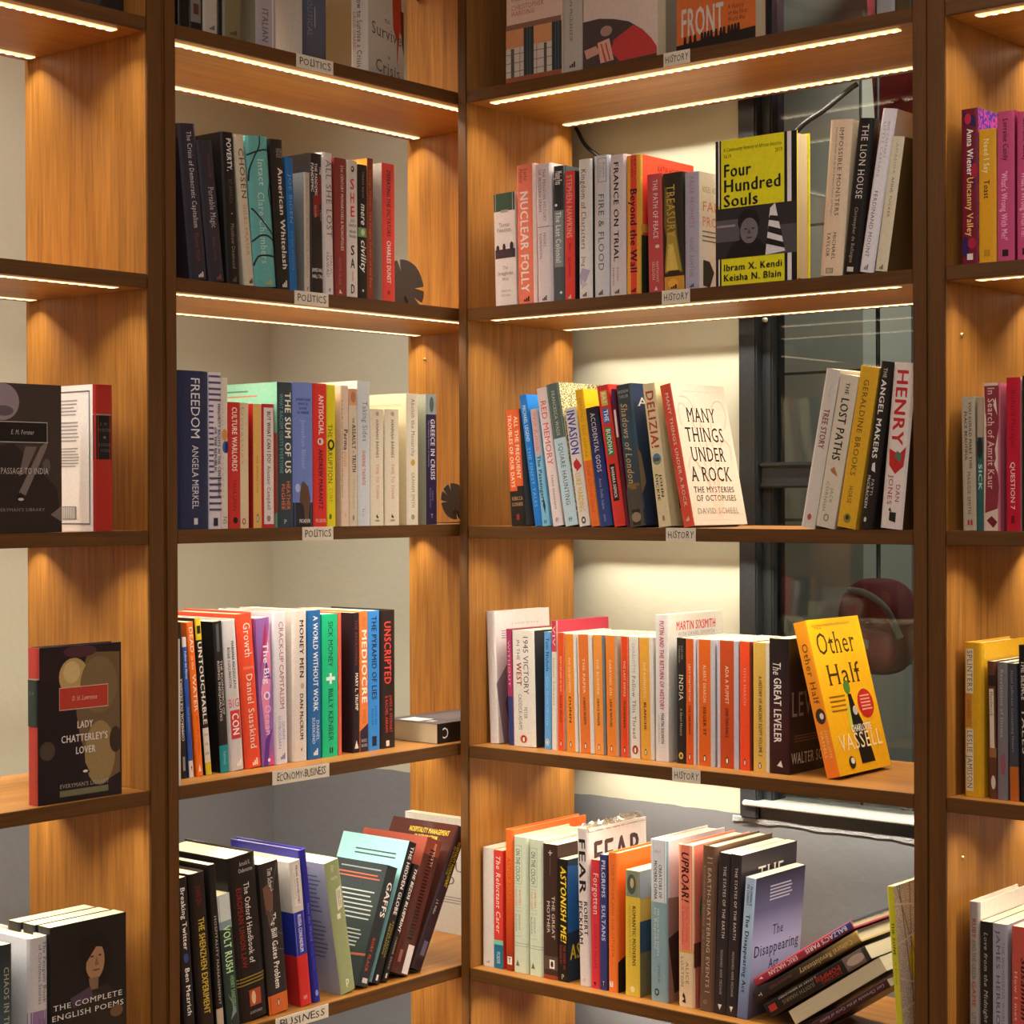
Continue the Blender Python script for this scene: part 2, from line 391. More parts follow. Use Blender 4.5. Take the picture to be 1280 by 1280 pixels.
# ------------------------------------------------------------------ books
WHITEP = lambda: paper('#e6ded2')
def make_book(rec):
    name, u, k, label, bx, by, bz, w, h, d, lean, yaw, col, opt, deco = rec
    hc = opt.get('hc', 0); rough = .12 if opt.get('gloss') else .4
    grp = {'R': 'right corner bookcase', 'L': 'left corner bookcase', 'RR': 'far right bookcase', 'LL': 'far left bookcase'}[u]
    t = thing(name, label, 'book', unit_loc(u, bx, by, bz+.0003), (0, lean, unit_rot(u)+math.radians(yaw)), 'books on shelf %s of the %s' % ('zero one two three four five'.split()[k], grp))
    xo = -w if lean > 0 else 0.0
    fore = opt.get('fore')
    base = opt.get('spine', col)
    g = [q for q in deco if q[0] == 'G']
    ms = gradient(g[0][1], rough) if g else paper(base, rough)
    mr = anymat(opt['R'], rough) if 'R' in opt else (paper(col, rough) if 'spine' in opt else ms)
    ml = anymat(opt.get('L') or opt.get('back') or opt.get('R') or col, rough) if ('L' in opt or 'back' in opt or 'R' in opt) else mr
    r = min(.0035 if hc else .0012, w*.22); tt = min(.0024 if hc else .0006, w*.2)
    N = 10
    def sy(q): return r*abs(2*q-1)**6
    def M(x, y, z):
        if fore: return (xo+w-x, d-y, z)
        return (xo+x, y, z)
    outer = [(0, d)]+[(i/N*w, sy(i/N)) for i in range(N+1)]+[(w, d)]
    inner = [(tt, d)]+[(tt+i/N*(w-2*tt), sy(i/N)+tt) for i in range(N+1)]+[(w-tt, d)]
    n = len(outer); c = MB()
    vs = [M(x, y, z) for z in (0, h) for x, y in outer]+[M(x, y, z) for z in (0, h) for x, y in inner]
    for i in range(n-1):
        mat = ml if i == 0 else (mr if i == n-2 else ms)
        c.add([vs[i], vs[i+1], vs[n+i+1], vs[n+i]], [(0, 1, 2, 3)], mat, 0 < i < n-2)
        c.add([vs[2*n+i], vs[2*n+i+1], vs[3*n+i+1], vs[3*n+i]], [(3, 2, 1, 0)], mat)
        c.add([vs[i], vs[i+1], vs[2*n+i+1], vs[2*n+i]], [(0, 1, 2, 3)], mat)
        c.add([vs[n+i], vs[n+i+1], vs[3*n+i+1], vs[3*n+i]], [(3, 2, 1, 0)], mat)
    for j, mat in ((0, ml), (n-1, mr)): c.add([vs[j], vs[n+j], vs[3*n+j], vs[2*n+j]], [(0, 1, 2, 3)], mat)
    # ---- printed design, lifted a hair above the surface
    lay = [0]
    def pt(s, p, q, e, flat=False):
        if s == 'S':
            q = min(max(q, .0), 1.0); y = 0 if flat else sy(q)
            if flat: q = min(max(q, .035), .965)
            return M(q*w, y-e, h*(1-p))
        if s == 'R': return M(w+e, p*d, h*(1-q))
        return M(-e, d*(1-p), h*(1-q))
    def rect(s, mat, p0, p1, q0, q1, e):
        if s == 'S':
            m_ = 8; vv = [pt(s, p, q0+(q1-q0)*i/m_, e) for i in range(m_+1) for p in (p0, p1)]
            c.add(vv, [(2*i, 2*i+1, 2*i+3, 2*i+2) for i in range(m_)], mat)
        else: c.add([pt(s, p0, q0, e), pt(s, p1, q0, e), pt(s, p1, q1, e), pt(s, p0, q1, e)], [(0, 1, 2, 3)], mat)
    def poly(s, mat, pts, e): c.add([pt(s, p, q, e, True) for p, q in pts], [tuple(range(len(pts)))], mat)
    def ell(s, mat, p0, p1, q0, q1, e, nn=24):
        poly(s, mat, [((p0+p1)/2+(p1-p0)/2*math.cos(2*math.pi*i/nn), (q0+q1)/2+(q1-q0)/2*math.sin(2*math.pi*i/nn)) for i in range(nn)], e)
    for q in deco:
        lay[0] += 1; e = .00005+.000035*lay[0]; kd = q[0]
        if kd == 'r': rect(q[1], paper(q[2], rough), q[3], q[4], q[5], q[6], e)
        elif kd == 'e': ell(q[1], paper(q[2], rough), q[3], q[4], q[5], q[6], e)
        elif kd == 'p': poly(q[1], paper(q[2], rough), q[3], e)
        elif kd == 't' and q[2]:
            _, s, txt, ink, a0, a1, b0, b1, fl = q
            vv, ff = layout(txt, 1 if 'b' in fl else (2 if 's' in fl else 0), 'i' in fl); out = []
            for X, Y, ly in vv:
                if s == 'S':
                    if 'h' in fl: P, Q = a1-Y*(a1-a0), b0+X*(b1-b0)
                    elif 'u' in fl: P, Q = a1-X*(a1-a0), b1-Y*(b1-b0)
                    else: P, Q = a0+X*(a1-a0), b0+Y*(b1-b0)
                else: P, Q = a0+X*(a1-a0), b1-Y*(b1-b0)
                out.append(pt(s, P, Q, e+.000014*ly, True))
            c.add(out, ff, paper(ink, rough))
        elif kd == 'l':
            rnd = random.Random(label+str(q[3:7])); mat = paper(q[2], rough); nn = q[7]; st = (q[6]-q[5])/nn
            for i in range(nn):
                y0 = q[5]+i*st; rect(q[1], mat, q[3], q[4]-(q[4]-q[3])*rnd.uniform(0, .12), y0, y0+min(st*.42, .011), e)
        elif kd == 'q':
            _, s, ink, wd, pts = q; U, V = (h, w) if s == 'S' else (d, h)
            P = [(a*U, b_*V) for a, b_ in catmull(pts)]; hw = wd*(w if s == 'S' else d); out = []
            for i, pp in enumerate(P):
                a, b_ = P[max(i-1, 0)], P[min(i+1, len(P)-1)]; dx, dy = b_[0]-a[0], b_[1]-a[1]; L_ = math.hypot(dx, dy) or 1
                for sg in (1, -1): out.append(pt(s, (pp[0]-sg*dy/L_*hw)/U, (pp[1]+sg*dx/L_*hw)/V, e))
            c.add(out, [(2*i, 2*i+1, 2*i+3, 2*i+2) for i in range(len(P)-1)], paper(ink, rough))
        elif kd == 'g':      # small bird emblem: oval, dark body, pale belly
            _, s, a0, a1, b0, b1, ov = q; A = a1-a0; B_ = b1-b0
            if ov: ell(s, paper(ov, rough), a0, a1, b0, b1, e); ell(s, paper('#8c3a1c', rough), a0, a1, b0, b1, e-.00001) if ov != '#c8552c' else None
            m1 = paper('#1c1714', rough); e += .00003
            poly(s, m1, [(a0+A*x, b0+B_*y) for x, y in ((.12, .42), (.12, .6), (.25, .68), (.5, .8), (.8, .74), (.9, .6), (.9, .36), (.7, .24), (.4, .26), (.25, .36), (.2, .25))], e)
            e += .00003
            poly(s, paper('#e2dad0', rough), [(a0+A*x, b0+B_*y) for x, y in ((.26, .44), (.26, .58), (.5, .66), (.78, .62), (.86, .5), (.76, .36), (.5, .34))], e)
        elif kd == 'v':      # three rising bars
            _, s, ink, a0, a1, b0, b1 = q; A = a1-a0; B_ = b1-b0; mat = paper(ink, rough)
            for x, y in ((.55, 0), (.3, .34), (0, .68)): rect(s, mat, a0+A*x, a1, b0+B_*y, b0+B_*(y+.26), e)
    c.build('cover', t)
    ins = .0032 if hc else .0004
    pb = MB(); x0_, x1_ = tt+.0002, w-tt-.0002; y0_ = r+tt+.0002; y1_ = d-(ins if hc else .0003)
    p8 = [M(x, y, z) for z in (ins, h-ins) for y in (y0_, y1_) for x in (x0_, x1_)]
    pb.add(p8, [(0, 2, 3, 1), (4, 5, 7, 6), (0, 1, 5, 4), (2, 6, 7, 3), (0, 4, 6, 2), (1, 3, 7, 5)], page_mat())
    pb.build('page_block', t)
    return t

BOOKS=[
('book','R',1,'pale pink face-out book picturing dark curtains and lattice windows beside the corner panel, top shelf',.104,.022,2.233,.018,.2203,.1187,0,-90,'#c9b0a2',{},[('t','R','CHRISTOPHER','#a2543c',.1,.68,.43,.465,'s'),('t','R','HARDING','#a2543c',.1,.52,.475,.51,'s'),('t','R','from the East','#5c5450',.1,.55,.37,.4,'s'),('r','R','#7d5a4a',0,.98,.57,.61),('r','R','#b98258',0,.33,.61,.745),('r','R','#c18a5e',.5,.82,.61,.745),('r','R','#2c3438',.32,.5,.61,.975),('r','R','#2c3438',.82,.99,.61,.975),('r','R','#bdb3aa',0,.32,.75,.965),('r','R','#bdb3aa',.5,.82,.75,.965),('r','R','#4e524b',.09,.15,.75,.965),('r','R','#4e524b',.68,.73,.75,.965),('r','R','#5d5a52',0,.32,.79,.795),('r','R','#5d5a52',0,.32,.855,.86),('r','R','#5d5a52',0,.32,.92,.925),('r','R','#5d5a52',.5,.82,.79,.795),('r','R','#5d5a52',.5,.82,.855,.86),('r','R','#5d5a52',.5,.82,.92,.925),('r','R','#5d5a52',.25,.26,.75,.965),('r','R','#5d5a52',.55,.56,.75,.965),('r','R','#4a5a60',.38,.395,.61,.975),('r','R','#4a5a60',.43,.445,.61,.975),('r','R','#4a5a60',.88,.895,.61,.975),('r','R','#4a5a60',.93,.945,.61,.975),('r','R','#8e5236',0,.99,.965,1)]),
('book','R',1,'pale grey book showing its spine between the two pink face-out books, top shelf',.2221,.006,2.233,.03992,.2218,.1464,0,0,'#a9a59b',{},[('t','S','JEAN MCKENZIE','#4a4742',.42,.78,.36,.5,'s'),('v','S','#26221e',.93,.97,.35,.65)]),
('book','R',1,'pinkish white face-out book with a red fan arc and dark figure, top shelf',.2649,.026,2.233,.022,.2067,.1463,0,-90,'#c3b3a8',{},[('p','R','#453a3a',[(0,.64),(.22,.635),(.42,.66),(.62,.7),(.8,.78),(.92,.86),(.99,.93),(.99,1),(0,1)]),('p','R','#b03a38',[(.42,.82),(.68,.735),(.8,.78),(.92,.86),(.99,.93),(.99,.98),(.5,.99),(.38,.9)]),('p','R','#c99a86',[(.2,.82),(.36,.8),(.42,.97),(.24,.98)]),('e','R','#9a7a70',.24,.4,.7,.78),('p','R','#b98b7c',[(.02,.86),(.18,.84),(.24,.9),(.05,.93)]),('p','R','#a8483e',[(.24,.83),(.26,.83),(.33,.98),(.3,.98)]),('p','R','#a8483e',[(.3,.83),(.32,.83),(.38,.97),(.36,.97)])]),
('book','R',1,'orange face-out book lettered FRONT above a line of marching soldiers, top shelf',.4466,.032,2.233,.028,.1583,.1435,0,-90,'#bf622c',{'back':'#cf5a38'},[('t','R','FRONT','#bdb4ac',.06,.61,.61,.87,'b'),('t','R','A History','#3a2a1c',.66,.86,.645,.685,'s'),('t','R','of the First','#3a2a1c',.66,.9,.705,.745,'s'),('t','R','World War','#3a2a1c',.66,.88,.765,.805,'s'),('p','R','#1f1815',[(0,.95),(.25,.935),(.5,.92),(.75,.905),(1,.89),(1,1),(0,1)]),('p','R','#1f1815',[(.1,.874),(.125,.874),(.135,.959),(.09,.959)]),('p','R','#1f1815',[(.17,.8698),(.195,.8698),(.205,.9548),(.16,.9548)]),('p','R','#1f1815',[(.23,.8662),(.255,.8662),(.265,.9512),(.22,.9512)]),('p','R','#1f1815',[(.32,.8608),(.345,.8608),(.355,.9458),(.31,.9458)]),('p','R','#1f1815',[(.36,.8584),(.385,.8584),(.395,.9434),(.35,.9434)]),('p','R','#1f1815',[(.4,.856),(.425,.856),(.435,.941),(.39,.941)]),('p','R','#1f1815',[(.44,.8536),(.465,.8536),(.475,.9386),(.43,.9386)]),('p','R','#1f1815',[(.5,.85),(.525,.85),(.535,.935),(.49,.935)]),('p','R','#1f1815',[(.56,.8464),(.585,.8464),(.595,.9314),(.55,.9314)]),('p','R','#1f1815',[(.6,.844),(.625,.844),(.635,.929),(.59,.929)]),('p','R','#1f1815',[(.66,.8404),(.685,.8404),(.695,.9254),(.65,.9254)]),('p','R','#1f1815',[(.7,.838),(.725,.838),(.735,.923),(.69,.923)]),('p','R','#1f1815',[(.74,.8356),(.765,.8356),(.775,.9206),(.73,.9206)]),('p','R','#1f1815',[(.78,.8332),(.805,.8332),(.815,.9182),(.77,.9182)])]),
('book','R',1,'silver wrapped book at the right end beside the dark olive one, top shelf',.778,.03,2.233,.02872,.1083,.07147,0,0,'#8d8d8b',{},[]),
('book','R',1,'dark olive book touching the right panel, top shelf right of the corner',.8079,.03,2.233,.02529,.1084,.07152,0,0,'#4a3d20',{},[]),
('paperback_book','R',2,'small white paperback with green top band and crowd photograph, second shelf right of the corner',.0754,.008,1.8671,.04537,.1864,.123,-.02222,0,'#cfc6bf',{'hc':0},[('r','S','#2f4c3c',0,.16,0,1),('r','S','#8c948a',.15,.175,.35,.7),('t','S','Thomas','#6b5c54',.265,.3,.25,.75,'hs'),('t','S','Pakenham','#6b5c54',.31,.345,.15,.82,'hs'),('r','S','#3a3338',.5,.58,.04,.98),('e','S','#2c272b',.46,.52,.1,.25),('e','S','#2c272b',.45,.52,.4,.55),('e','S','#2c272b',.44,.52,.75,.92),('t','S','The','#75655c',.65,.68,.4,.65,'hs'),('t','S','Struggle for','#75655c',.7,.73,.15,.88,'hs'),('t','S','Africa','#75655c',.75,.78,.35,.68,'hs'),('t','S','Heinrich','#8a6a5c',.86,.88,.3,.75,'hs'),('t','S','Schultz','#8a6a5c',.9,.92,.3,.75,'hs')]),
('hardcover_book','R',2,'coral red hardcover with bold white spine capitals, second shelf right of the corner',.1234,.008,1.8671,.0405,.2288,.151,-.01464,0,'#d9745a',{'hc':1},[('t','S','NUCLEAR FOLLY','#d9d0cb',.19,.92,.22,.62,'b'),('t','S','Serhii','#7a3a2c',.03,.12,.42,.6,'s'),('t','S','Plokhy','#7a3a2c',.03,.13,.18,.36,'s'),('r','S','#e6cfc6',0,1,.86,1),('v','S','#26120c',.95,.985,.35,.65)]),
('hardcover_book','R',2,'pale lilac white hardcover with a thin line across mid spine, second shelf',.1654,.008,1.8671,.03213,.2259,.1491,-.02071,0,'#cbc0c2',{'hc':1},[('t','S','THE PENGUIN HISTORY','#57494d',.04,.42,.5,.68,'s'),('t','S','OF MODERN SPAIN','#57494d',.04,.35,.22,.4,'s'),('r','S','#6b5f5f',.455,.46,0,1),('t','S','NIGEL','#57494d',.5,.61,.5,.65,'s'),('t','S','TOWNSON','#57494d',.5,.69,.22,.38,'s'),('v','S','#26221e',.955,.99,.35,.65)]),
('book','R',2,'slate dark photo spine book between lilac and red ones, second shelf right of the corner',.1982,.008,1.8671,.02456,.2186,.1443,0,0,'#4a5054',{'hc':1,'R':'#3d4448'},[('r','S','#24282b',0,.33,0,1),('r','S','#7d8484',.33,.75,0,1),('t','S','Missing Pots','#e6e2dc',.04,.14,.25,.8,'b'),('t','S','The Last Colonial','#e8e6e0',.34,.72,.3,.7,'s'),('e','S','#dcd8d0',.28,.3,.2,.4),('e','S','#dcd8d0',.93,.95,.6,.8)]),
('paperback_book','R',2,'slim bright red paperback with pale spine capitals, second shelf right of the corner',.2235,.008,1.8671,.01972,.2076,.137,0,0,'#d23c34',{'R':'#2a2c2a'},[('t','S','STEPHEN NAWKINS','#e3968a',.03,.52,.2,.75,'b'),('t','S','Maria','#5b1210',.56,.62,.4,.65,'s'),('t','S','Quentin','#5b1210',.67,.82,.4,.65,'s'),('v','S','#e8c8b8',.96,.99,.35,.65)]),
('hardcover_book','R',2,'white hardcover with purple ink smudge low on its spine, second shelf right of the corner',.2507,.008,1.8671,.02677,.2233,.1474,0,0,'#d6d2cc',{'hc':1,'R':'#221f1d'},[('t','S','Kingdom of Characters','#3a352f',.07,.65,.25,.6,'s'),('t','S','Jing Tsu','#3a352f',.7,.86,.3,.55,'s'),('p','S','#a79cb4',[(.78,.3),(.83,.1),(.9,.2),(.88,.6),(.8,.9)]),('p','S','#bcb2c4',[(.86,.3),(.93,.25),(.9,.7)]),('r','S','#c7b890',.3,.62,.22,.28),('v','S','#26221e',.955,.985,.35,.65)]),
('hardcover_book','R',2,'light grey hardcover with thin framed author box and tall capitals, second shelf',.282,.008,1.8671,.02864,.2253,.1487,0,0,'#c3c4c6',{'hc':1},[('t','S','FIRE & FLOOD','#4a4d50',.27,.82,.35,.72,'s'),('r','S','#7c8084',.02,.19,.3,.34),('r','S','#7c8084',.02,.19,.86,.9),('r','S','#7c8084',.02,.024,.3,.9),('r','S','#7c8084',.186,.19,.3,.9),('t','S','Eugene','#7c8084',.05,.16,.65,.8,'s'),('t','S','Linden','#7c8084',.05,.16,.42,.57,'s'),('v','S','#26221e',.95,.985,.35,.65)]),
('book','R',2,'pale lilac book with heavy black stencil title, second shelf right of the corner',.3135,.008,1.8671,.0303,.2228,.147,0,0,'#cabfc0',{'hc':1},[('t','S','FRANCE ON TRIAL','#191516',.05,.76,.3,.6,'b'),('t','S','Julian','#57494d',.8,.9,.5,.62,'s'),('t','S','Jackson','#57494d',.8,.93,.22,.34,'s'),('v','S','#26221e',.955,.985,.35,.65)]),
('hardcover_book','R',2,'yellow and red striped hardcover showing a red front cover, second shelf right of the corner',.3458,.008,1.8671,.03035,.2181,.1439,0,0,'#d99c33',{'hc':1,'R':'#df4a33'},[('r','S','#d8432f',0,1,.32,.7),('t','S','Beyond the Wall','#241126',.24,.85,.3,.72,'b'),('t','S','KATJA','#8a2418',.03,.15,.54,.68,'s'),('t','S','HOYER','#8a2418',.03,.16,.34,.48,'s'),('r','S','#c9a030',0,1,.9,1),('v','S','#26120c',.955,.985,.35,.65),('t','R','KATJA HOYER','#5c2118',.3,.75,.06,.1,'b'),('r','R','#d2a23a',0,1,.5,.56),('r','R','#2a2f22',0,1,.58,1)]),
('paperback_book','R',2,'rose red paperback with white spine capitals, second shelf right of the corner',.39,.008,1.8671,.02749,.1839,.1214,-.01695,0,'#b84a4a',{'R':'#b3362f'},[('t','S','THE PATH OF PEACE','#ead8d2',.05,.55,.4,.72,'s'),('t','S','ANTHONY','#e0b9ae',.74,.92,.55,.72,'s'),('t','S','SELDON','#e0b9ae',.74,.9,.28,.45,'s'),('e','S','#e8c8bc',.6,.63,.5,.8),('p','S','#e8c8b8',[(.985,.4),(.95,.52),(.985,.64)])]),
('book','R',2,'dark book with a glowing yellow burst photograph on its spine, second shelf',.4197,.008,1.8671,.03731,.1818,.12,-.01619,0,'#2e281f',{},[('p','S','#6b5c28',[(.1,.1),(.45,.05),(.6,.2),(.85,0),(.85,.95),(.55,.7),(.3,.6)]),('p','S','#a08a3c',[(.5,.2),(.84,.05),(.84,.9),(.5,.6)]),('p','S','#cdb24e',[(.6,.25),(.83,.12),(.83,.72),(.62,.5)]),('r','S','#3a2814',.83,.88,0,1),('r','S','#c98f35',.88,1,0,1),('e','S','#e0a83c',.9,.98,.2,.7),('t','S','TREASURY','#c2a24c',.1,.55,.2,.6,'s'),('t','S','Fallen Prince','#d7c58c',.6,.82,.35,.5,'s'),('v','S','#1a1008',.95,.985,.35,.65)]),
('paperback_book','R',2,'lavender grey paperback showing a pale front cover with red words, second shelf',.4586,.008,1.8671,.02565,.1792,.1183,0,0,'#a5a0b0',{'R':'#bdb6b4'},[('t','S','FALSE PROPHETS','#9a6f7c',.04,.48,.35,.65,'s'),('t','S','NIGEL ASHTON','#78717f',.56,.9,.35,.62,'s'),('v','S','#26221e',.955,.985,.35,.65),('t','R','NIGEL ASHTON','#77706d',.08,.6,.12,.17,'s'),('t','R','FALSE','#b0685c',.08,.7,.25,.33,'s'),('t','R','PROPHETS','#b0685c',.08,.95,.38,.46,'s'),('l','R','#5c5754',.08,.7,.5,.62,3),('p','R','#2a2521',[(.1,.75),(.25,.76),(.35,.85),(.25,.98),(.1,.97)])]),
('hardcover_book','R',2,'bright yellow face-out hardcover with a black and white photo band, second shelf',.5169,.043,1.8671,.037,.2192,.1427,0,-90,'#ded51f',{'hc':1,'back':'#d8d02a'},[('r','R','#2c2830',0,.035,0,1),('r','R','#e8e4dc',.035,.05,0,.45),('r','R','#e8e4dc',.035,.05,.82,1),('r','R','#191518',.05,.07,0,1),('r','R','#17131a',.85,1,0,1),('r','R','#dcd8d4',.885,.935,0,1),('t','R','A Community History of African America','#3b3910',.1,.82,.055,.08,'s'),('t','R','1619','#3b3910',.1,.2,.1,.125,'s'),('t','R','2019','#3b3910',.74,.83,.1,.125,'s'),('t','R','Four','#171322',.1,.45,.17,.255,'b'),('t','R','Hundred','#171322',.1,.82,.275,.36,'b'),('t','R','Souls','#171322',.1,.54,.38,.46,'b'),('r','R','#2b282b',0,1,.47,.815),('r','R','#565256',0,.3,.55,.7),('r','R','#4a464a',.72,1,.62,.815),('p','R','#19161a',[(.12,.815),(.2,.72),(.32,.69),(.52,.69),(.62,.75),(.66,.815)]),('e','R','#19161a',.28,.55,.49,.66),('e','R','#6d6668',.31,.53,.55,.725),('e','R','#211d20',.36,.4,.62,.63),('e','R','#211d20',.45,.49,.62,.63),('p','R','#4b4446',[(.41,.63),(.43,.63),(.445,.66),(.4,.66)]),('e','R','#3b3436',.385,.46,.68,.692),('r','R','#8c8688',.02,.25,.585,.6),('p','R','#d4d0d0',[(.68,.5),(.74,.47),(.86,.8),(.62,.815)]),('p','R','#1d1a1c',[(.68,.55),(.78,.56),(.8,.6),(.66,.58)]),('p','R','#1d1a1c',[(.66,.62),(.81,.65),(.83,.7),(.65,.66)]),('p','R','#1d1a1c',[(.64,.7),(.84,.74),(.855,.78),(.63,.74)]),('t','R','Ibram X. Kendi','#171322',.1,.83,.855,.9,'b'),('t','R','Keisha N. Blain','#171322',.1,.82,.925,.97,'b')]),
('hardcover_book','R',2,'beige hardcover with black title leaning right, second shelf right of the corner',.7317,.008,1.8671,.03619,.2248,.1484,.08243,0,'#d9bf9f',{'hc':1,'R':'#d8c1a0'},[('t','S','IMPOSSIBLE MONSTERS','#2f2820',.05,.62,.5,.68,'s'),('t','S','Dinosaurs, Darwin and the War Between Science and Religion','#5c5044',.05,.62,.32,.4,'s'),('t','S','MICHAEL','#2f2820',.72,.9,.5,.65,'s'),('t','S','TAYLOR','#2f2820',.72,.88,.24,.39,'s'),('r','S','#8a7c6c',.95,.985,.28,.62),('t','S','BH','#d9bf9f',.955,.98,.33,.57,'hb')]),
('hardcover_book','R',2,'black hardcover with a brown patterned front leaning right, second shelf right of the corner',.7588,.008,1.8671,.0258,.2223,.1467,.1222,0,'#1d1815',{'hc':1,'R':'#2b1a13'},[('t','S','THE LION HOUSE','#dcd2c4',.04,.52,.35,.75,'s'),('t','S','Christopher de Bellaigue','#a89e90',.57,.93,.4,.6,'s'),('r','S','#c9bfae',.955,.985,.3,.7),('p','R','#6b3a24',[(.1,.02),(.9,.05),(.95,.95),(.15,.9)])]),
('hardcover_book','R',2,'white glossy hardcover with pale grey capitals leaning right, second shelf right of the corner',.7828,.008,1.8671,.02279,.2322,.1532,.1682,0,'#d9d3d4',{'hc':1,'R':'#a89c8c'},[('t','S','BIG CAESARS','#a39a98',.08,.3,.55,.72,'s'),('t','S','LITTLE CAESARS','#a39a98',.08,.42,.28,.45,'s'),('t','S','FERDINAND MOUNT','#4e4640',.5,.91,.3,.55,'s'),('v','S','#6b635c',.95,.985,.35,.65)]),
('book','R',2,'thin cream book with brown cover touching the right panel, second shelf right of the corner',.8056,.008,1.8671,.0191,.1901,.1255,.1511,0,'#cfc3a6',{'hc':0,'R':'#574321'},[('t','S','AMANDA','#9a8f76',.05,.28,.4,.6,'s'),('t','S','ANNE TUCKER','#5c5238',.3,.6,.4,.6,'s'),('v','S','#5c5238',.95,.985,.35,.65)]),
('paperback_book','R',3,'black paperback with an orange title block leaning left, third shelf right of the corner',.1068,.01,1.5005,.03093,.1927,.1272,-.07178,0,'#231d18',{'R':'#5c5a54'},[('r','S','#d65a2c',0,.7,.03,.55),('r','S','#d65a2c',0,.66,.55,.97),('t','S','ALL THE FREQUENT','#efc9a8',.06,.6,.6,.85,'b'),('t','S','TROUBLES OF OUR DAYS','#efc9a8',.04,.67,.18,.42,'b'),('t','S','REBECCA','#cfa07c',.75,.78,.15,.9,'hs'),('t','S','DONNER','#cfa07c',.8,.83,.15,.9,'hs'),('r','S','#8c2a22',.9,.95,.4,.6)]),
('paperback_book','R',3,'bright blue paperback with pale blue capitals leaning left, third shelf right of the corner',.1572,.01,1.5005,.01506,.2185,.1442,-.1545,0,'#1d72c0',{'R':'#2378c4'},[('t','S','MICHAEL LEGEND','#a8cdea',.08,.36,.3,.75,'b'),('t','S','THE FINEST TALES','#6fb0e0',.4,.86,.3,.7,'s')]),
('paperback_book','R',3,'half pink half sky blue paperback leaning against blue one, third shelf right of the corner',.1726,.01,1.5005,.01547,.1939,.128,-.133,0,'#78b4d2',{},[('r','S','#b9a2a2',0,.4,0,1),('t','S','Will Ashon','#c26a62',.03,.36,.3,.75,'s'),('t','S','The Passengers','#20303a',.4,.8,.3,.75,'b'),('p','S','#1d2a30',[(.75,.6),(.82,.4),(.9,.6),(.83,.75)]),('t','S','ff','#20303a',.95,.98,.3,.7,'hs')]),
('book','R',3,'pinkish white book with red capitals on its spine, third shelf right of the corner',.195,.01,1.5005,.02049,.228,.1505,-.1504,0,'#d9cac8',{},[('t','S','RED MEMORY','#c8443e',.09,.56,.25,.8,''),('t','S','TANIA BRANIGAN','#4a4040',.63,.88,.42,.62,'s'),('t','S','ff','#4a4040',.94,.97,.35,.65,'hs')]),
('hardcover_book','R',3,'dark green over pale blue hardcover with slim capitals, third shelf right of the corner',.2206,.01,1.5005,.02585,.2343,.1547,-.1707,0,'#b3cbd6',{'R':'#d8d0a0;#3c443c;45'},[('r','S','#54645c',0,.385,0,1),('t','S','FRANCESCA WADE','#b9c2ba',.05,.37,.35,.6,'s'),('t','S','SQUARE HAUNTING','#32404a',.42,.86,.35,.68,'s'),('t','S','ff','#32404a',.94,.97,.35,.65,'hs')]),
('paperback_book','R',3,'white paperback with bold blue capitals and red splat, third shelf right of the corner',.2491,.01,1.5005,.02186,.1927,.1272,-.1531,0,'#d4ccc6',{},[('t','S','INVASION','#2c3c9a',.02,.4,.15,.88,'b'),('e','S','#b3262c',.44,.52,.2,.8),('p','S','#b3262c',[(.42,.5),(.5,.95),(.54,.4)]),('t','S','LUKE HARDING','#c9b04a',.55,.88,.25,.75,'b'),('e','S','#3a3430',.92,.98,.3,.7),('e','S','#d4ccc6',.935,.965,.4,.6)]),
('paperback_book','R',3,'yellow over orange paperback leaning left, third shelf right of the corner',.2735,.01,1.5005,.01644,.2224,.1468,-.1462,0,'#e0aa1e',{'R':'#e6b020'},[('r','S','#dc6a2c',.52,1,0,1),('t','S','SERVING THE EMPIRE','#b3831c',.06,.5,.35,.65,'s'),('t','S','THE LONG DAY','#b3501c',.55,.9,.35,.65,'s')]),
('paperback_book','R',3,'black to dark blue paperback with slender white title, third shelf right of the corner',.2917,.01,1.5005,.02447,.1925,.127,-.1532,0,'#27356f',{},[('G','#1c1a1e;#26306a;#2a4078'),('t','S','ACCIDENTAL GODS','#d6d4da',.05,.55,.35,.7,'s'),('t','S','Anna Della Subin','#9aa0c0',.6,.86,.38,.58,'s'),('t','S','GRANTA','#9aa0c0',.9,.96,.4,.55,'s')]),
('paperback_book','R',3,'red paperback with coloured word boxes down its spine, third shelf right of the corner',.3196,.01,1.5005,.02277,.227,.1498,-.1526,0,'#c6352c',{'R':'#b8302a'},[('r','S','#cbb04e',.04,.145,.25,.8),('r','S','#1f62a8',.165,.27,.25,.8),('r','S','#2f7c4c',.3,.5,.25,.8),('r','S','#1f1815',.56,.82,.25,.75),('t','S','EAT','#e0d6b4',.05,.135,.38,.7,'b'),('t','S','THE','#d8e2ee',.175,.26,.35,.72,'b'),('t','S','BUDDHA','#cfe6d2',.31,.49,.35,.72,'b'),('t','S','BARBARA DEMICK','#d8cfc4',.58,.8,.38,.62,'b')]),
('book','R',3,'thin maroon book with a white spine patch, third shelf right of the corner',.3436,.01,1.5005,.005591,.221,.1459,-.1356,0,'#571a2a',{'R':'#6e1c22'},[('r','S','#cfc6c4',.15,.35,.1,.9),('r','S','#38224c',0,.12,0,1)]),
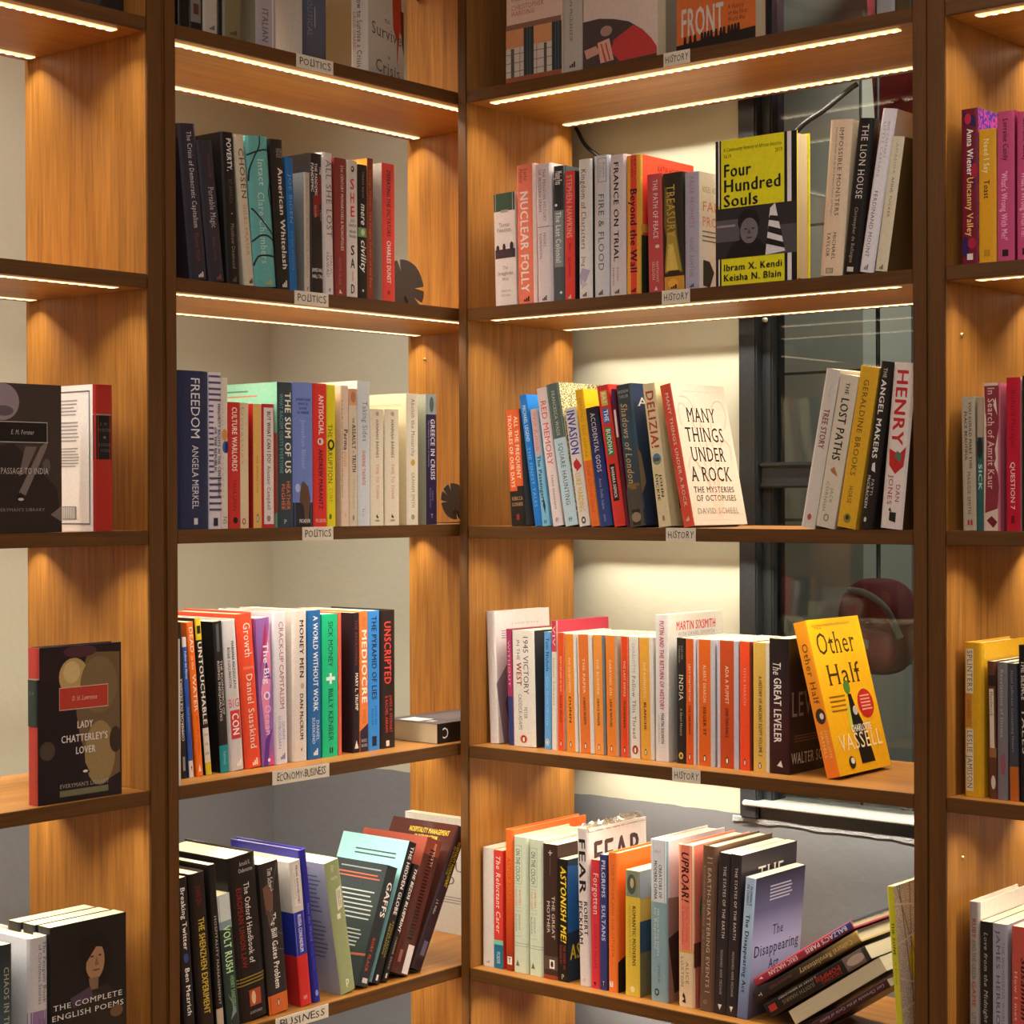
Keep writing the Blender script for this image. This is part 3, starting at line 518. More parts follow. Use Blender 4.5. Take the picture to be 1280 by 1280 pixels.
('book','R',3,'dark slate book with gold script and a night city scene, third shelf',.3502,.01,1.5005,.03023,.2258,.149,-.1266,0,'#3a3f46',{'hc':1,'R':'#22304a'},[('G','#34383c;#2f4a5a;#39414a;#3a3c40'),('p','S','#4a453c',[(1,0),(.74,0),(.7,.5),(.73,1),(1,1)]),('r','S','#7a5e36',.7,.74,0,1),('r','S','#2b211c',.88,.99,0,1),('e','S','#8c7a66',.9,.97,.2,.8),('t','S','ANDREW','#a9adb0',.04,.06,.15,.85,'hs'),('t','S','TAYLOR','#a9adb0',.075,.095,.2,.8,'hs'),('t','S','Shadows of London','#c2a868',.13,.7,.25,.65,'is'),('t','R','AN','#d8d2c0',.1,.5,.1,.16,'s'),('p','R','#7c6a48',[(0,.45),(.06,.5),(.1,.7),(0,.78)])]),
('paperback_book','R',3,'cream paperback with rust red title and landscape oval, third shelf right of the corner',.4062,.01,1.5005,.02288,.2262,.1493,-.1365,0,'#d6c69c',{'R':'#c9b98f'},[('t','S','DELIZIA!','#a8442e',.05,.46,.2,.82,'b'),('e','S','#4a7ca0',.49,.57,.15,.85),('p','S','#7c9a4a',[(.54,.2),(.57,.5),(.54,.85)]),('r','S','#5a4a3c',.52,.545,.25,.7),('t','S','JOHN','#2c2620',.64,.8,.55,.75,'b'),('t','S','DICKIE','#2c2620',.63,.82,.22,.42,'b'),('e','S','#8a7a5c',.92,.96,.4,.6),('r','R','#1f1b17',.2,.8,.58,.88)]),
('book','R',3,'red spined cream book with an octopus drawing, leaning left, third shelf right of the corner',.4536,.01,1.5005,.02013,.2251,.1485,-.2017,0,'#d3503c',{'R':'#cfc0ac'},[('t','S','MANY THINGS UNDER A ROCK','#ecd4c6',.06,.86,.4,.68,'s'),('t','S','DAVID SCHEEL','#a8402f',.32,.6,.12,.3,'s'),('v','S','#e8c8b8',.93,.96,.35,.65),('q','R','#cfaa94',.008,[(.5,.9),(.42,.7),(.35,.4),(.25,.2),(.12,.14),(.06,.2),(.08,.3)]),('q','R','#cfaa94',.008,[(.52,.9),(.5,.6),(.46,.35),(.3,.12),(.12,.09)]),('q','R','#cfaa94',.008,[(.55,.9),(.58,.6),(.62,.3),(.72,.14),(.88,.12),(.94,.22),(.86,.32)]),('q','R','#cfaa94',.008,[(.54,.88),(.66,.55),(.8,.4),(.92,.45),(.9,.55)]),('q','R','#cfaa94',.008,[(.5,.85),(.3,.6),(.15,.52),(.08,.6)]),('e','R','#d8b8a2',.42,.62,.72,.95),('t','R','MANY','#28221e',.2,.74,.17,.27,'s'),('t','R','THINGS','#28221e',.12,.84,.31,.41,'s'),('t','R','UNDER','#28221e',.16,.8,.45,.55,'s'),('t','R','A ROCK','#28221e',.1,.85,.59,.69,'s'),('t','R','THE MYSTERIES','#28221e',.1,.86,.73,.77,'s'),('t','R','OF OCTOPUSES','#28221e',.12,.87,.79,.83,'s'),('t','R','DAVID SCHEEL','#8c8078',.1,.88,.88,.92,'s'),('l','R','#c08a78',.2,.75,.965,.968,1),('l','R','#c08a78',.15,.8,.05,.053,1)]),
('paperback_book','R',3,'pale grey paperback, leftmost of the books leaning on the right post, third shelf',.6849,.01,1.5005,.02258,.2347,.1549,.1874,0,'#c6beb2',{},[('t','S','TREE STORY','#7c2f26',.25,.5,.3,.72,'b'),('t','S','Valerie','#a89a8c',.1,.18,.45,.6,'s'),('e','S','#a8493a',.91,.95,.35,.65)]),
('paperback_book','R',3,'grey cream paperback with fox drawing low on spine, third shelf right of the corner',.7173,.01,1.5005,.03057,.2239,.1478,.1892,0,'#c9bea9',{},[('t','S','THE','#2a241e',.05,.13,.4,.6,'b'),('t','S','LOST PATHS','#2a241e',.15,.56,.28,.7,'b'),('p','S','#a86a3c',[(.62,.3),(.6,.5),(.66,.75),(.64,.4)]),('t','S','JACK','#7a6a54',.74,.84,.5,.66,'s'),('t','S','CORNISH','#7a6a54',.7,.9,.22,.38,'s'),('e','S','#8a7c68',.91,.96,.35,.65),('e','S','#c9bea9',.92,.95,.42,.58)]),
('book','R',3,'mustard yellow book with dark spaced capitals leaning right, third shelf right of the corner',.7521,.01,1.5005,.03003,.2345,.1548,.1726,0,'#cf9f26',{'R':'#d0a22c'},[('t','S','GERALDINE BROOKS','#4c3a14',.08,.68,.3,.58,'s'),('t','S','HORSE','#4c3a14',.74,.85,.35,.58,'s'),('e','S','#8a7434',.91,.97,.3,.7),('e','S','#3a2c12',.92,.95,.4,.6)]),
('book','R',3,'black book with white title leaning between yellow and white ones, third shelf',.7793,.01,1.5005,.02056,.2407,.1589,.1481,0,'#241e1b',{'hc':1},[('t','S','THE','#cfc8be',.04,.1,.35,.62,'s'),('t','S','ANGEL MAKERS','#dcd6cc',.11,.58,.3,.68,'b'),('p','S','#cfc8be',[(.61,.4),(.6,.6),(.66,.7),(.65,.4)]),('t','S','PATTI','#c4bcb0',.7,.8,.52,.7,'s'),('t','S','McCRACKEN','#c4bcb0',.68,.88,.2,.4,'b'),('e','S','#bfb6a8',.93,.96,.3,.5)]),
('hardcover_book','R',3,'white hardcover with huge red capitals against the right post, third shelf right of the corner',.8266,.01,1.5005,.03478,.2361,.1558,.09929,0,'#d3c5bb',{'hc':1,'R':'#4c3a24'},[('t','S','HENRY','#b3282a',.04,.5,.22,.72,'b'),('p','S','#b02a28',[(.52,.15),(.55,.6),(.5,.9),(.62,.85),(.67,.5),(.62,.2)]),('p','S','#5c6a58',[(.53,.5),(.57,.4),(.6,.7),(.55,.75)]),('t','S','DAN','#8c3028',.73,.84,.6,.78,'s'),('t','S','JONES','#8c3028',.68,.86,.25,.45,'s'),('p','S','#26201c',[(.9,.4),(.9,.7),(.96,.7),(.95,.4)]),('p','S','#26201c',[(.87,.4),(.89,.35),(.9,.5)])]),
('paperback_book','R',4,'tall white paperback with a dark radiating cover at the left end, fourth shelf',.02718,.046,1.1302,.0184,.2244,.1481,-.03844,0,'#d6d0cc',{'R':'#d6cfca'},[('t','R','a novel history','#a09a98',.3,.8,.09,.11,'s'),('l','R','#8c8684',.12,.9,.15,.22,4),('p','R','#8a7c80',[(0,.55),(.35,.3),(.6,.3),(.6,1),(.1,1)]),('p','R','#5c4c54',[(.15,.7),(.4,.35),(.6,.35),(.6,1),(.25,1)])]),
('paperback_book','R',4,'magenta over navy paperback behind a white thick one, fourth shelf right of the corner',.06921,.046,1.1302,.01039,.1963,.1296,-.03194,0,'#9a2c54',{},[('r','S','#2c3a6b',.58,1,0,1),('t','S','WITHOUT','#d6b4c0',.1,.5,.3,.7,'s')]),
('paperback_book','R',4,'thick pale grey paperback with big dark title near left end, fourth shelf',.08013,.046,1.1302,.04787,.1949,.1286,-.01942,0,'#cfc9bf',{'R':'#35302c'},[('t','S','1945 VICTORY','#38302c',.04,.55,.5,.72,''),('t','S','IN THE','#5c524c',.08,.26,.2,.34,''),('t','S','WEST','#8c2a24',.28,.48,.18,.4,'b'),('t','S','PETER','#4a423c',.66,.76,.5,.64,'s'),('t','S','CADDICK-ADAMS','#4a423c',.55,.86,.25,.4,'s'),('g','S',.9,.97,.3,.62,'#c8552c')]),
('paperback_book','R',4,'sky blue paperback with dark blue lettering, fourth shelf right of the corner',.1459,.046,1.1302,.014,.195,.1287,0,0,'#5a94c8',{},[('t','S','Tom Nichols','#203a6b',.05,.34,.3,.75,'b'),('t','S','Our Own Worst','#88b4dc',.38,.8,.35,.7,'s'),('g','S',.91,.97,.25,.75,'#d8d0c8')]),
('book','R',4,'taller book with crimson top and white lower spine, fourth shelf right of the corner',.1606,.046,1.1302,.0129,.214,.1412,0,0,'#c9c5b8',{'hc':1,'R':'#a82c44'},[('r','S','#b3334a',0,.24,0,1),('t','S','VIV','#e6b8bc',.04,.2,.3,.7,'s'),('t','S','Simon Schama','#8a8478',.28,.66,.35,.65,'s')]),
('paperback_book','R',4,'red orange paperback with bird emblem, first of the orange run from the left, fourth shelf',.1741,.046,1.1302,.01476,.1949,.1286,0,0,'#c9c3bb',{},[('r','S','#cf4a1c',0,1,0,1),('t','S','HOW I ESCAPED MY FATE','#e9c9a8',.2,.5,.38,.62,'s'),('t','S','ROGER BRUCE','#33200f',.53,.76,.38,.62,'b'),('g','S',.905,.97,.28,.72,None)]),
('paperback_book','R',4,'amber orange paperback with pale right edge, beside the red orange one at left, fourth shelf',.1934,.046,1.1302,.02363,.1935,.1277,-.02239,0,'#c9c3bb',{},[('r','S','#d6802c',0,1,0,.78),('t','S','THE GO-BETWEEN','#e9c9a8',.2,.5,.2964,.4836,'s'),('t','S','DUNN','#33200f',.53,.76,.2964,.4836,'b'),('g','S',.905,.97,.2184,.5616,None)]),
('paperback_book','R',4,'dull orange paperback with grey strips both sides, third of orange run, fourth shelf',.2197,.046,1.1302,.03133,.1939,.128,-.02727,0,'#c9c3bb',{},[('r','S','#cc6c2c',0,1,.1,.76),('t','S','THE PAPER','#e9c9a8',.2,.5,.3508,.5092,'s'),('t','S','A HARVEST ON EARTH','#33200f',.53,.76,.3508,.5092,'b'),('g','S',.905,.97,.2848,.5752,None)]),
('paperback_book','R',4,'light amber paperback with slate right edge, fourth of orange run, fourth shelf',.2517,.046,1.1302,.02282,.1943,.1282,-.02014,0,'#6b7076',{},[('r','S','#d88a3a',0,1,0,.8),('t','S','THE RUNNER','#e9c9a8',.2,.5,.304,.496,'s'),('t','S','GRACE MAKER','#33200f',.53,.76,.304,.496,'b'),('g','S',.905,.97,.224,.576,None)]),
('paperback_book','R',4,'orange paperback with brown right edge, fifth of orange run, fourth shelf right of the corner',.2767,.046,1.1302,.02339,.1946,.1284,-.0191,0,'#a8907c',{},[('r','S','#d67a2c',0,1,0,.82),('t','S','CARRYING ON','#e9c9a8',.2,.5,.3116,.5084,'s'),('t','S','LAW & NATURE','#33200f',.53,.76,.3116,.5084,'b'),('g','S',.905,.97,.2296,.5904,None)]),
('paperback_book','R',4,'bright vermilion paperback left of the pale green spine, fourth shelf right of the corner',.3042,.046,1.1302,.01571,.1948,.1286,0,0,'#c9c3bb',{},[('r','S','#cc4318',0,1,0,1),('t','S','THE LAST EMPIRE','#e9c9a8',.2,.5,.38,.62,'s'),('t','S','WANDERER','#33200f',.53,.76,.38,.62,'b'),('g','S',.905,.97,.28,.72,None)]),
('paperback_book','R',4,'pale green white paperback with grey serif title amid oranges, fourth shelf right of the corner',.3233,.046,1.1302,.02031,.1948,.1286,-.01634,0,'#cfccc0',{},[('t','S','CHARLOTTE','#8c8a82',.05,.3,.35,.6,'s'),('t','S','Follow This Thread','#4a4844',.32,.84,.3,.62,'s'),('g','S',.89,.965,.2,.8,'#b84a30'),('r','S','#a8584a',0,1,.95,1)]),
('paperback_book','R',4,'mustard to orange paperback left of the tall white book, fourth shelf right of the corner',.3443,.046,1.1302,.026,.1944,.1283,-.01789,0,'#c9c3bb',{},[('r','S','#d49a36',0,1,0,.76),('t','S','THE ROMANTIC','#e9c9a8',.2,.5,.2888,.4712,'s'),('t','S','BLANCHE','#33200f',.53,.76,.2888,.4712,'b'),('g','S',.905,.97,.2128,.5472,None)]),
('paperback_book','R',4,'tall white paperback with red capitals beside the orange run, fourth shelf right of the corner',.3731,.046,1.1302,.02415,.232,.1531,0,0,'#cfc9c6',{'R':'#d3cdc2'},[('t','S','PUTIN AND THE RETURN OF HISTORY','#a8283c',.04,.65,.35,.68,'b'),('t','S','MARTIN SIXSMITH','#2a2426',.67,.88,.45,.68,'b'),('t','S','WITH DANIEL SIXSMITH','#8c8684',.68,.88,.22,.34,'s'),('t','R','MARTIN SIXSMITH','#b3303c',.15,.88,.05,.11,'b'),('t','R','WITH DANIEL SIXSMITH','#8c8684',.18,.86,.125,.15,'s')]),
('paperback_book','R',4,'slim charcoal paperback with a gold ring near its foot, fourth shelf right of the corner',.4138,.046,1.1302,.01676,.1971,.1301,0,0,'#26221f',{},[('t','S','ALEX VON','#a89e8c',.06,.17,.55,.7,'s'),('t','S','TUNZELMANN','#a89e8c',.06,.2,.25,.4,'s'),('t','S','INDIA','#dcd2b8',.29,.5,.3,.75,'s'),('t','S','A Short History','#bdb39c',.56,.78,.4,.65,'s'),('e','S','#c9a84a',.91,.965,.25,.75),('e','S','#26221f',.925,.95,.38,.62)]),
('paperback_book','R',4,'deep orange paperback directly right of the charcoal spine, fourth shelf right of the corner',.4312,.046,1.1302,.01844,.1967,.1298,0,0,'#c2bcc0',{},[('r','S','#cb561e',0,1,0,.8),('t','S','LADY CHATTERTON','#e9c9a8',.2,.5,.304,.496,'s'),('t','S','THE LIBRARIAN','#33200f',.53,.76,.304,.496,'b'),('g','S',.905,.97,.224,.576,None)]),
('paperback_book','R',4,'wide orange paperback with pale and dark right strips, fourth shelf right of the corner',.4523,.046,1.1302,.03284,.1967,.1298,0,0,'#b9b4b4',{},[('r','S','#d0601f',0,1,.1,.78),('t','S','ALBERT DEARON','#e9c9a8',.2,.5,.3584,.5216,'s'),('t','S','SIEGER ST','#33200f',.53,.76,.3584,.5216,'b'),('g','S',.905,.97,.2904,.5896,None)]),
('paperback_book','R',4,'brick orange paperback between two lavender strips, fourth shelf right of the corner',.4893,.046,1.1302,.03931,.1972,.1301,0,0,'#b9b2bd',{},[('r','S','#b9481f',0,1,.16,.8),('t','S','ADA A PUPPET','#e9c9a8',.2,.5,.4032,.5568,'s'),('t','S','JOHN THAN RANCE','#33200f',.53,.76,.4032,.5568,'b'),('g','S',.905,.97,.3392,.6208,None)]),
('paperback_book','R',4,'vivid scarlet orange paperback left of the mustard one, fourth shelf right of the corner',.5307,.046,1.1302,.02111,.1972,.1302,0,0,'#6b2a1c',{},[('r','S','#e34a24',0,1,.05,.88),('t','S','TITLE MARCH','#f2a08a',.2,.5,.3654,.5646,'s'),('t','S','','#33200f',.53,.76,.3654,.5646,'b'),('g','S',.905,.97,.2824,.6476,None)]),
('paperback_book','R',4,'mustard paperback with dark capitals left of the maroon book, fourth shelf right of the corner',.5554,.046,1.1302,.02841,.1966,.1297,0,0,'#cfa94f',{},[('r','S','#cfc6b4',0,1,.82,1),('t','S','A HISTORY OF ANCIENT EGYPT VOLUME 2','#3a2c14',.26,.88,.36,.56,'b'),('g','S',.92,.98,.25,.6,None)]),
('paperback_book','R',4,'thick dark maroon paperback with white gothic title, fourth shelf right of the corner',.5843,.046,1.1302,.03406,.2041,.155,0,0,'#2e1c1b',{'R':'#2a1816'},[('G','#191416;#2a1a1a;#401a1c;#2b1214'),('t','S','The','#e0d6cc',.17,.27,.2,.6,'is'),('t','S','GREAT LEVELER','#e0d6cc',.29,.77,.25,.62,'b'),('p','S','#d6ccc0',[(.94,.4),(.9,.6),(.95,.7)]),('t','R','LEVELER','#8c7a72',.05,.95,.4,.58,'s'),('t','R','WALTER SCHEIDEL','#c9bfb4',.05,.98,.85,.93,'s'),('l','R','#6b4a44',.1,.8,.72,.78,3)]),
('paperback_book','R',4,'orange yellow paperback with a bottle picture leaning left, fourth shelf right of the corner',.6839,.046,1.1302,.02242,.2351,.1551,-.2498,0,'#e8861c',{'R':'#e9ac14'},[('G','#e8941c;#e6901c;#e08220;#dc7020'),('t','S','Other Half','#5c3412',.14,.53,.3,.72,'s'),('e','S','#3a2c20',.56,.66,.2,.95),('e','S','#d8c8b4',.59,.63,.5,.8),('t','S','CHARLOTTE','#f2c27a',.7,.88,.6,.78,'s'),('t','S','VASSELL','#f2c27a',.7,.88,.25,.45,'s'),('t','R','Other','#3a2a10',.1,.83,.09,.23,'s'),('t','R','Half','#3a2a10',.17,.8,.3,.43,'s'),('t','R','The','#6b4a14',.12,.26,.05,.065,'s'),('l','R','#a87820',.08,.85,.035,.05,2),('l','R','#8c6414',.12,.42,.5,.62,4),('p','R','#1c1812',[(.47,.5),(.53,.5),(.56,.58),(.66,.72),(.72,.95),(.46,.95),(.44,.72)]),('e','R','#4c7a2c',.42,.54,.41,.5),('p','R','#b9c040',[(.4,.6),(.46,.55),(.44,.72),(.38,.72)]),('e','R','#b8b0a8',.5,.59,.58,.64),('e','R','#b8281c',.62,.92,.48,.67),('l','R','#e6a08a',.68,.88,.52,.63,5),('t','R','CHARLOTTE','#f0e6d0',.4,.78,.7,.745,'b'),('t','R','VASSELL','#f0d8a8',.12,.94,.75,.85,'s'),('e','R','#2c241c',.22,.34,.89,.97),('e','R','#d8d0c4',.26,.33,.9,.94)]),
('paperback_book','R',5,'thin plain white paperback at the left end, bottom shelf right of the corner',.02286,.03,.7538,.0238,.2012,.1328,0,0,'#cfc6be',{},[('v','S','#8a847c',.95,.97,.35,.65)]),
('paperback_book','R',5,'red paperback with white title and teal foot, bottom shelf right of the corner',.04702,.03,.7538,.02022,.1995,.1317,0,0,'#cf3c30',{},[('t','S','The Reluctant Carer','#f0ded2',.04,.7,.3,.75,'is'),('r','S','#7cbfa0',.76,.8,0,1),('r','S','#1d6c86',.8,1,0,1),('t','S','PICADOR','#d6e2e2',.86,.96,.35,.7,'s')]),
('hardcover_book','R',5,'tall orange hardcover with white initial square at foot, bottom shelf right of the corner',.07236,.03,.7538,.01757,.237,.2,0,0,'#d8602a',{'hc':1,'R':'#dc6428'},[('G','#dc6a2c;#d8602a;#b8441e;#8c2a18'),('t','S','ASTOR PIAZZOLA LIVES','#b3481c',.2,.75,.3,.75,'s'),('r','S','#e6dcd0',.9,.955,.3,.85),('t','S','T','#3a1a10',.91,.945,.4,.75,'hb')]),
('hardcover_book','R',5,'left one of the twin pale green hardcovers with boxed spine panels, bottom shelf',.09045,.03,.7538,.03061,.2279,.1504,0,0,'#c3ccb4',{'hc':1},[('r','S','#7c8674',.065,.068,.1,.6),('r','S','#7c8674',.345,.348,.1,.6),('r','S','#7c8674',.065,.345,.1,.12),('r','S','#7c8674',.065,.345,.6,.62),('t','S','ON THE COUCH','#2f3a2c',.09,.33,.2,.5,''),('r','S','#9aa48e',.37,.373,.1,.6),('r','S','#9aa48e',.52,.523,.1,.6),('t','S','WRITERS','#c2604c',.385,.505,.42,.55,'s'),('t','S','ANALYZED','#c2604c',.385,.515,.16,.3,'s'),('r','S','#9aa48e',.545,.548,.1,.6),('r','S','#9aa48e',.73,.733,.1,.6),('t','S','ANDREW','#5c6654',.57,.69,.4,.5,'s'),('t','S','BLAUNER','#5c6654',.57,.7,.18,.28,'s'),('r','S','#8c967e',.78,.784,0,1),('r','S','#8c967e',.8,.804,0,1),('p','S','#5c6a50',[(.95,.2),(.905,.32),(.95,.46)])]),
('hardcover_book','R',5,'right one of the twin pale green hardcovers with boxed spine panels, bottom shelf',.1238,.03,.7538,.03019,.227,.1498,0,0,'#c3ccb4',{'hc':1},[('r','S','#7c8674',.065,.068,.1,.6),('r','S','#7c8674',.345,.348,.1,.6),('r','S','#7c8674',.065,.345,.1,.12),('r','S','#7c8674',.065,.345,.6,.62),('t','S','ON THE COUCH','#2f3a2c',.09,.33,.2,.5,''),('r','S','#9aa48e',.37,.373,.1,.6),('r','S','#9aa48e',.52,.523,.1,.6),('t','S','WRITERS','#c2604c',.385,.505,.42,.55,'s'),('t','S','ANALYZED','#c2604c',.385,.515,.16,.3,'s'),('r','S','#9aa48e',.545,.548,.1,.6),('r','S','#9aa48e',.73,.733,.1,.6),('t','S','ANDREW','#5c6654',.57,.69,.4,.5,'s'),('t','S','BLAUNER','#5c6654',.57,.7,.18,.28,'s'),('r','S','#8c967e',.78,.784,0,1),('r','S','#8c967e',.8,.804,0,1),('p','S','#5c6a50',[(.95,.2),(.905,.32),(.95,.46)])]),
('paperback_book','R',5,'dark brown paperback with plus sign at top and boxed initial, bottom shelf',.155,.03,.7538,.03015,.2229,.1471,0,0,'#3a2620',{'R':'#3a2620'},[('r','S','#8c3a22',.97,1,0,1),('r','S','#544438',.83,.93,0,1),('r','S','#d8cfc4',.045,.085,.48,.54),('r','S','#d8cfc4',.06,.067,.38,.66),('r','S','#8c7c70',.1,.23,.5,.52),('t','S','THE GREAT','#cfc2b4',.38,.7,.62,.82,''),('t','S','MOTHER','#cfc2b4',.42,.66,.28,.48,''),('r','S','#dcd4c8',.855,.92,.45,.8),('e','S','#3a2620',.865,.91,.53,.72)]),
('paperback_book','R',5,'black paperback with slanted yellow title, bottom shelf right of the corner',.1862,.03,.7538,.02044,.2012,.1328,0,0,'#1c1715',{'R':'#1d3046'},[('t','S','ASTONISH ME!','#e0c42c',.06,.68,.3,.85,'bi'),('t','S','THE STORY OF','#a8443a',.7,.9,.55,.75,'s'),('t','S','DIAGHILEV','#a8443a',.7,.86,.2,.4,'s'),('t','S','P','#bdb4a8',.94,.98,.35,.65,'hs'),('p','R','#1f5c9a',[(0,.05),(1,.1),(1,.55),(0,.6)]),('t','R','ASTONISH','#d6c02c',.05,.95,.7,.82,'b'),('e','R','#123a6b',.2,.8,.2,.5)]),
('book','R',5,'plastic wrapped white book with huge dark capitals and torn top, bottom shelf',.2302,.03,.7538,.02367,.2556,.16,-.02012,0,'#cfc4be',{'hc':1,'R':'#d3c8c0','gloss':1},[('t','S','FEAR','#2a2626',.06,.42,.2,.75,'b'),('t','S','ROBERT','#332c2c',.46,.68,.55,.85,'b'),('t','S','PECKHAM','#332c2c',.46,.74,.12,.42,'b'),('t','S','P','#a89c94',.95,.97,.4,.6,'hs'),('t','R','FEAR','#4a3a38',.08,.92,.09,.27,'b')]),
('paperback_book','R',5,'slim pinkish red paperback with large white script title, bottom shelf right of the corner',.2549,.03,.7538,.01694,.2083,.1375,0,0,'#c8323c',{},[('t','S','Forgotten','#f0ccc4',.1,.43,.3,.9,'s'),('t','S','LUCASTA MILLER','#96242c',.5,.85,.4,.7,'s'),('p','S','#26100f',[(.95,.3),(.95,.6),(.985,.5)])]),
('paperback_book','R',5,'slim navy paperback with pale blue capitals, bottom shelf right of the corner',.2725,.03,.7538,.01424,.2187,.1443,0,0,'#34386b',{},[('t','S','PILGRIMS','#bcc4dc',.04,.32,.3,.8,'b'),('t','S','SULTANS','#bcc4dc',.37,.64,.3,.8,'b'),('r','S','#1c1f3a',.93,.975,.3,.8),('t','S','T','#d8d4d0',.935,.97,.4,.7,'hs')]),
('hardcover_book','R',5,'orange hardcover with black curve on its front cover, bottom shelf right of the corner',.2886,.03,.7538,.02118,.224,.1478,0,0,'#e0702c',{'hc':1,'R':'#e8671f'},[('t','S','THE POWER AND THE CITIZEN','#b3501c',.08,.75,.4,.62,'s'),('r','S','#e8dcd0',.925,.965,.2,.5),('t','S','T','#3a1a10',.93,.96,.27,.43,'hb'),('p','R','#1f1815',[(0,.78),(.15,.74),(.35,.85),(.45,1),(0,1)]),('r','R','#f0d8c0',.75,.95,.12,.16)]),
('paperback_book','R',5,'yellow paperback with a picture strip at the spine top, bottom shelf right of the corner',.3238,.03,.7538,.02872,.2003,.1322,0,0,'#d3b43e',{'R':'#c9a84a'},[('r','S','#7c8472',0,.21,0,1),('e','S','#4a5048',.03,.19,.15,.75),('e','S','#b9a878',.06,.14,.35,.6),('t','S','ROMANTIC MODERNS','#33291a',.28,.76,.5,.72,'b'),('t','S','ALEXANDRA HARRIS','#a88f34',.28,.7,.25,.4,'s'),('e','S','#e0d09a',.92,.97,.35,.65),('r','R','#8c98a0',0,1,0,.22),('r','R','#2c4a66',0,1,.4,.65),('r','R','#6b6a4a',0,1,.65,1)]),
('hardcover_book','R',5,'white over grey blue hardcover with bold black title, bottom shelf right of the corner',.3725,.03,.7538,.03504,.2548,.16,0,0,'#7f9aa2',{'hc':1,'R':'#c3beba'},[('r','S','#cbcdd0',0,.385,0,1),('t','S','CREATORS OF','#26282a',.15,.36,.5,.66,'b'),('t','S','MODERN CHINA','#26282a',.13,.37,.24,.4,'b'),('t','S','100 Lives from Empire','#c9d4d4',.42,.72,.4,.52,'s'),('t','S','to Republic','#c9d4d4',.42,.68,.24,.36,'s'),('t','S','JESSICA','#3a4a50',.77,.88,.45,.55,'s'),('e','S','#1f2a2e',.92,.965,.25,.5),('e','S','#7f9aa2',.93,.955,.3,.45),('t','S','hardback','#8c8e90',.06,.08,.2,.6,'hs'),('p','R','#8a7468',[(0,.35),(1,.4),(1,1),(0,1)]),('p','R','#3a2c2a',[(0,.6),(.5,.5),(.6,.9),(.1,.95)])]),
('hardcover_book','R',5,'salmon pink over cream hardcover with black italic title, bottom shelf right of the corner',.4259,.03,.7538,.03019,.253,.16,0,0,'#d9bf98',{'hc':1,'R':'#d8745f'},[('r','S','#d8745f',0,.65,0,1),('t','S','UPROAR!','#1f1614',.04,.35,.25,.7,'bi'),('t','S','SATIRE, SCANDAL','#b8503f',.38,.6,.5,.66,'s'),('t','S','& PRINTMAKERS','#b8503f',.38,.62,.25,.4,'s'),('r','S','#c99a4a',.65,.665,0,1),('t','S','ALICE','#7c6a50',.72,.86,.5,.68,'s'),('t','S','LOXTON','#7c6a50',.69,.88,.2,.36,'s'),('p','S','#26201a',[(.91,.35),(.935,.28),(.95,.4),(.97,.25),(.975,.5),(.93,.45)]),('e','R','#4a8a6c',.1,.9,.2,.6),('r','R','#6b3a2c',0,1,.6,.75)]),
('hardcover_book','R',5,'brown hardcover with long pale lettering and end bars, bottom shelf right of the corner',.4911,.03,.7538,.02673,.2563,.16,.02978,0,'#644a3a',{'hc':1},[('t','S','EARTH-SHATTERING EVENTS','#c2ae9a',.13,.86,.45,.68,'s'),('t','S','Earthquakes, Nations and Civilization','#94806c',.12,.78,.2,.32,'s'),('r','S','#c2ae9a',.07,.075,.4,.75),('r','S','#c2ae9a',.1,.103,.4,.75),('r','S','#c2ae9a',.88,.884,.4,.75),('e','S','#7c6450',.93,.96,.3,.6)]),
('paperback_book','R',5,'left one of the twin black paperbacks with spaced white capitals, bottom shelf',.5143,.03,.7538,.02098,.2488,.16,.04075,0,'#2c2628',{'R':'#332d32'},[('t','S','THE STATES OF THE EARTH','#cfc6c0',.08,.53,.45,.68,'s'),('t','S','MOHAMED AMER MEZIANE','#a89e98',.6,.88,.4,.6,'s'),('p','S','#dcd4cc',[(.94,.3),(.94,.65),(.975,.47)]),('t','R','THE','#ddd4c8',.3,.78,.1,.2,'s')]),
('paperback_book','R',5,'right one of the twin black paperbacks with spaced white capitals, bottom shelf',.5342,.03,.7538,.01901,.2489,.16,.04089,0,'#2c2628',{'R':'#332d32'},[('t','S','THE STATES OF THE EARTH','#cfc6c0',.08,.53,.45,.68,'s'),('t','S','MOHAMED AMER MEZIANE','#a89e98',.6,.88,.4,.6,'s'),('p','S','#dcd4cc',[(.94,.3),(.94,.65),(.975,.47)]),('t','R','THE','#ddd4c8',.3,.78,.1,.2,'s')]),
('book','R',5,'pale blue spined book with a dusk gradient front cover, bottom shelf right of the corner',.553,.03,.7538,.01853,.217,.1432,.07863,0,'#9ab0c8',{'R':'#2c2634;#5c5470;#a89cba;#8c88a0;#5a5468|g'},[('G','#9cb4cc;#a4bcd2;#8ea4c4;#5c6488'),('t','S','FLORENCE','#26303e',.06,.2,.55,.75,'b'),('t','S','DE CHANGY','#26303e',.05,.2,.25,.45,'b'),('t','S','The Disappearing Act','#26303e',.26,.82,.3,.65,'b'),('l','R','#a8a0b0',.3,.75,.08,.2,5),('t','R','The','#1d1a26',.4,.62,.37,.44,'s'),('t','R','Disappearing','#1d1a26',.05,.95,.49,.57,'s'),('t','R','Act','#1d1a26',.36,.56,.61,.68,'s')]),
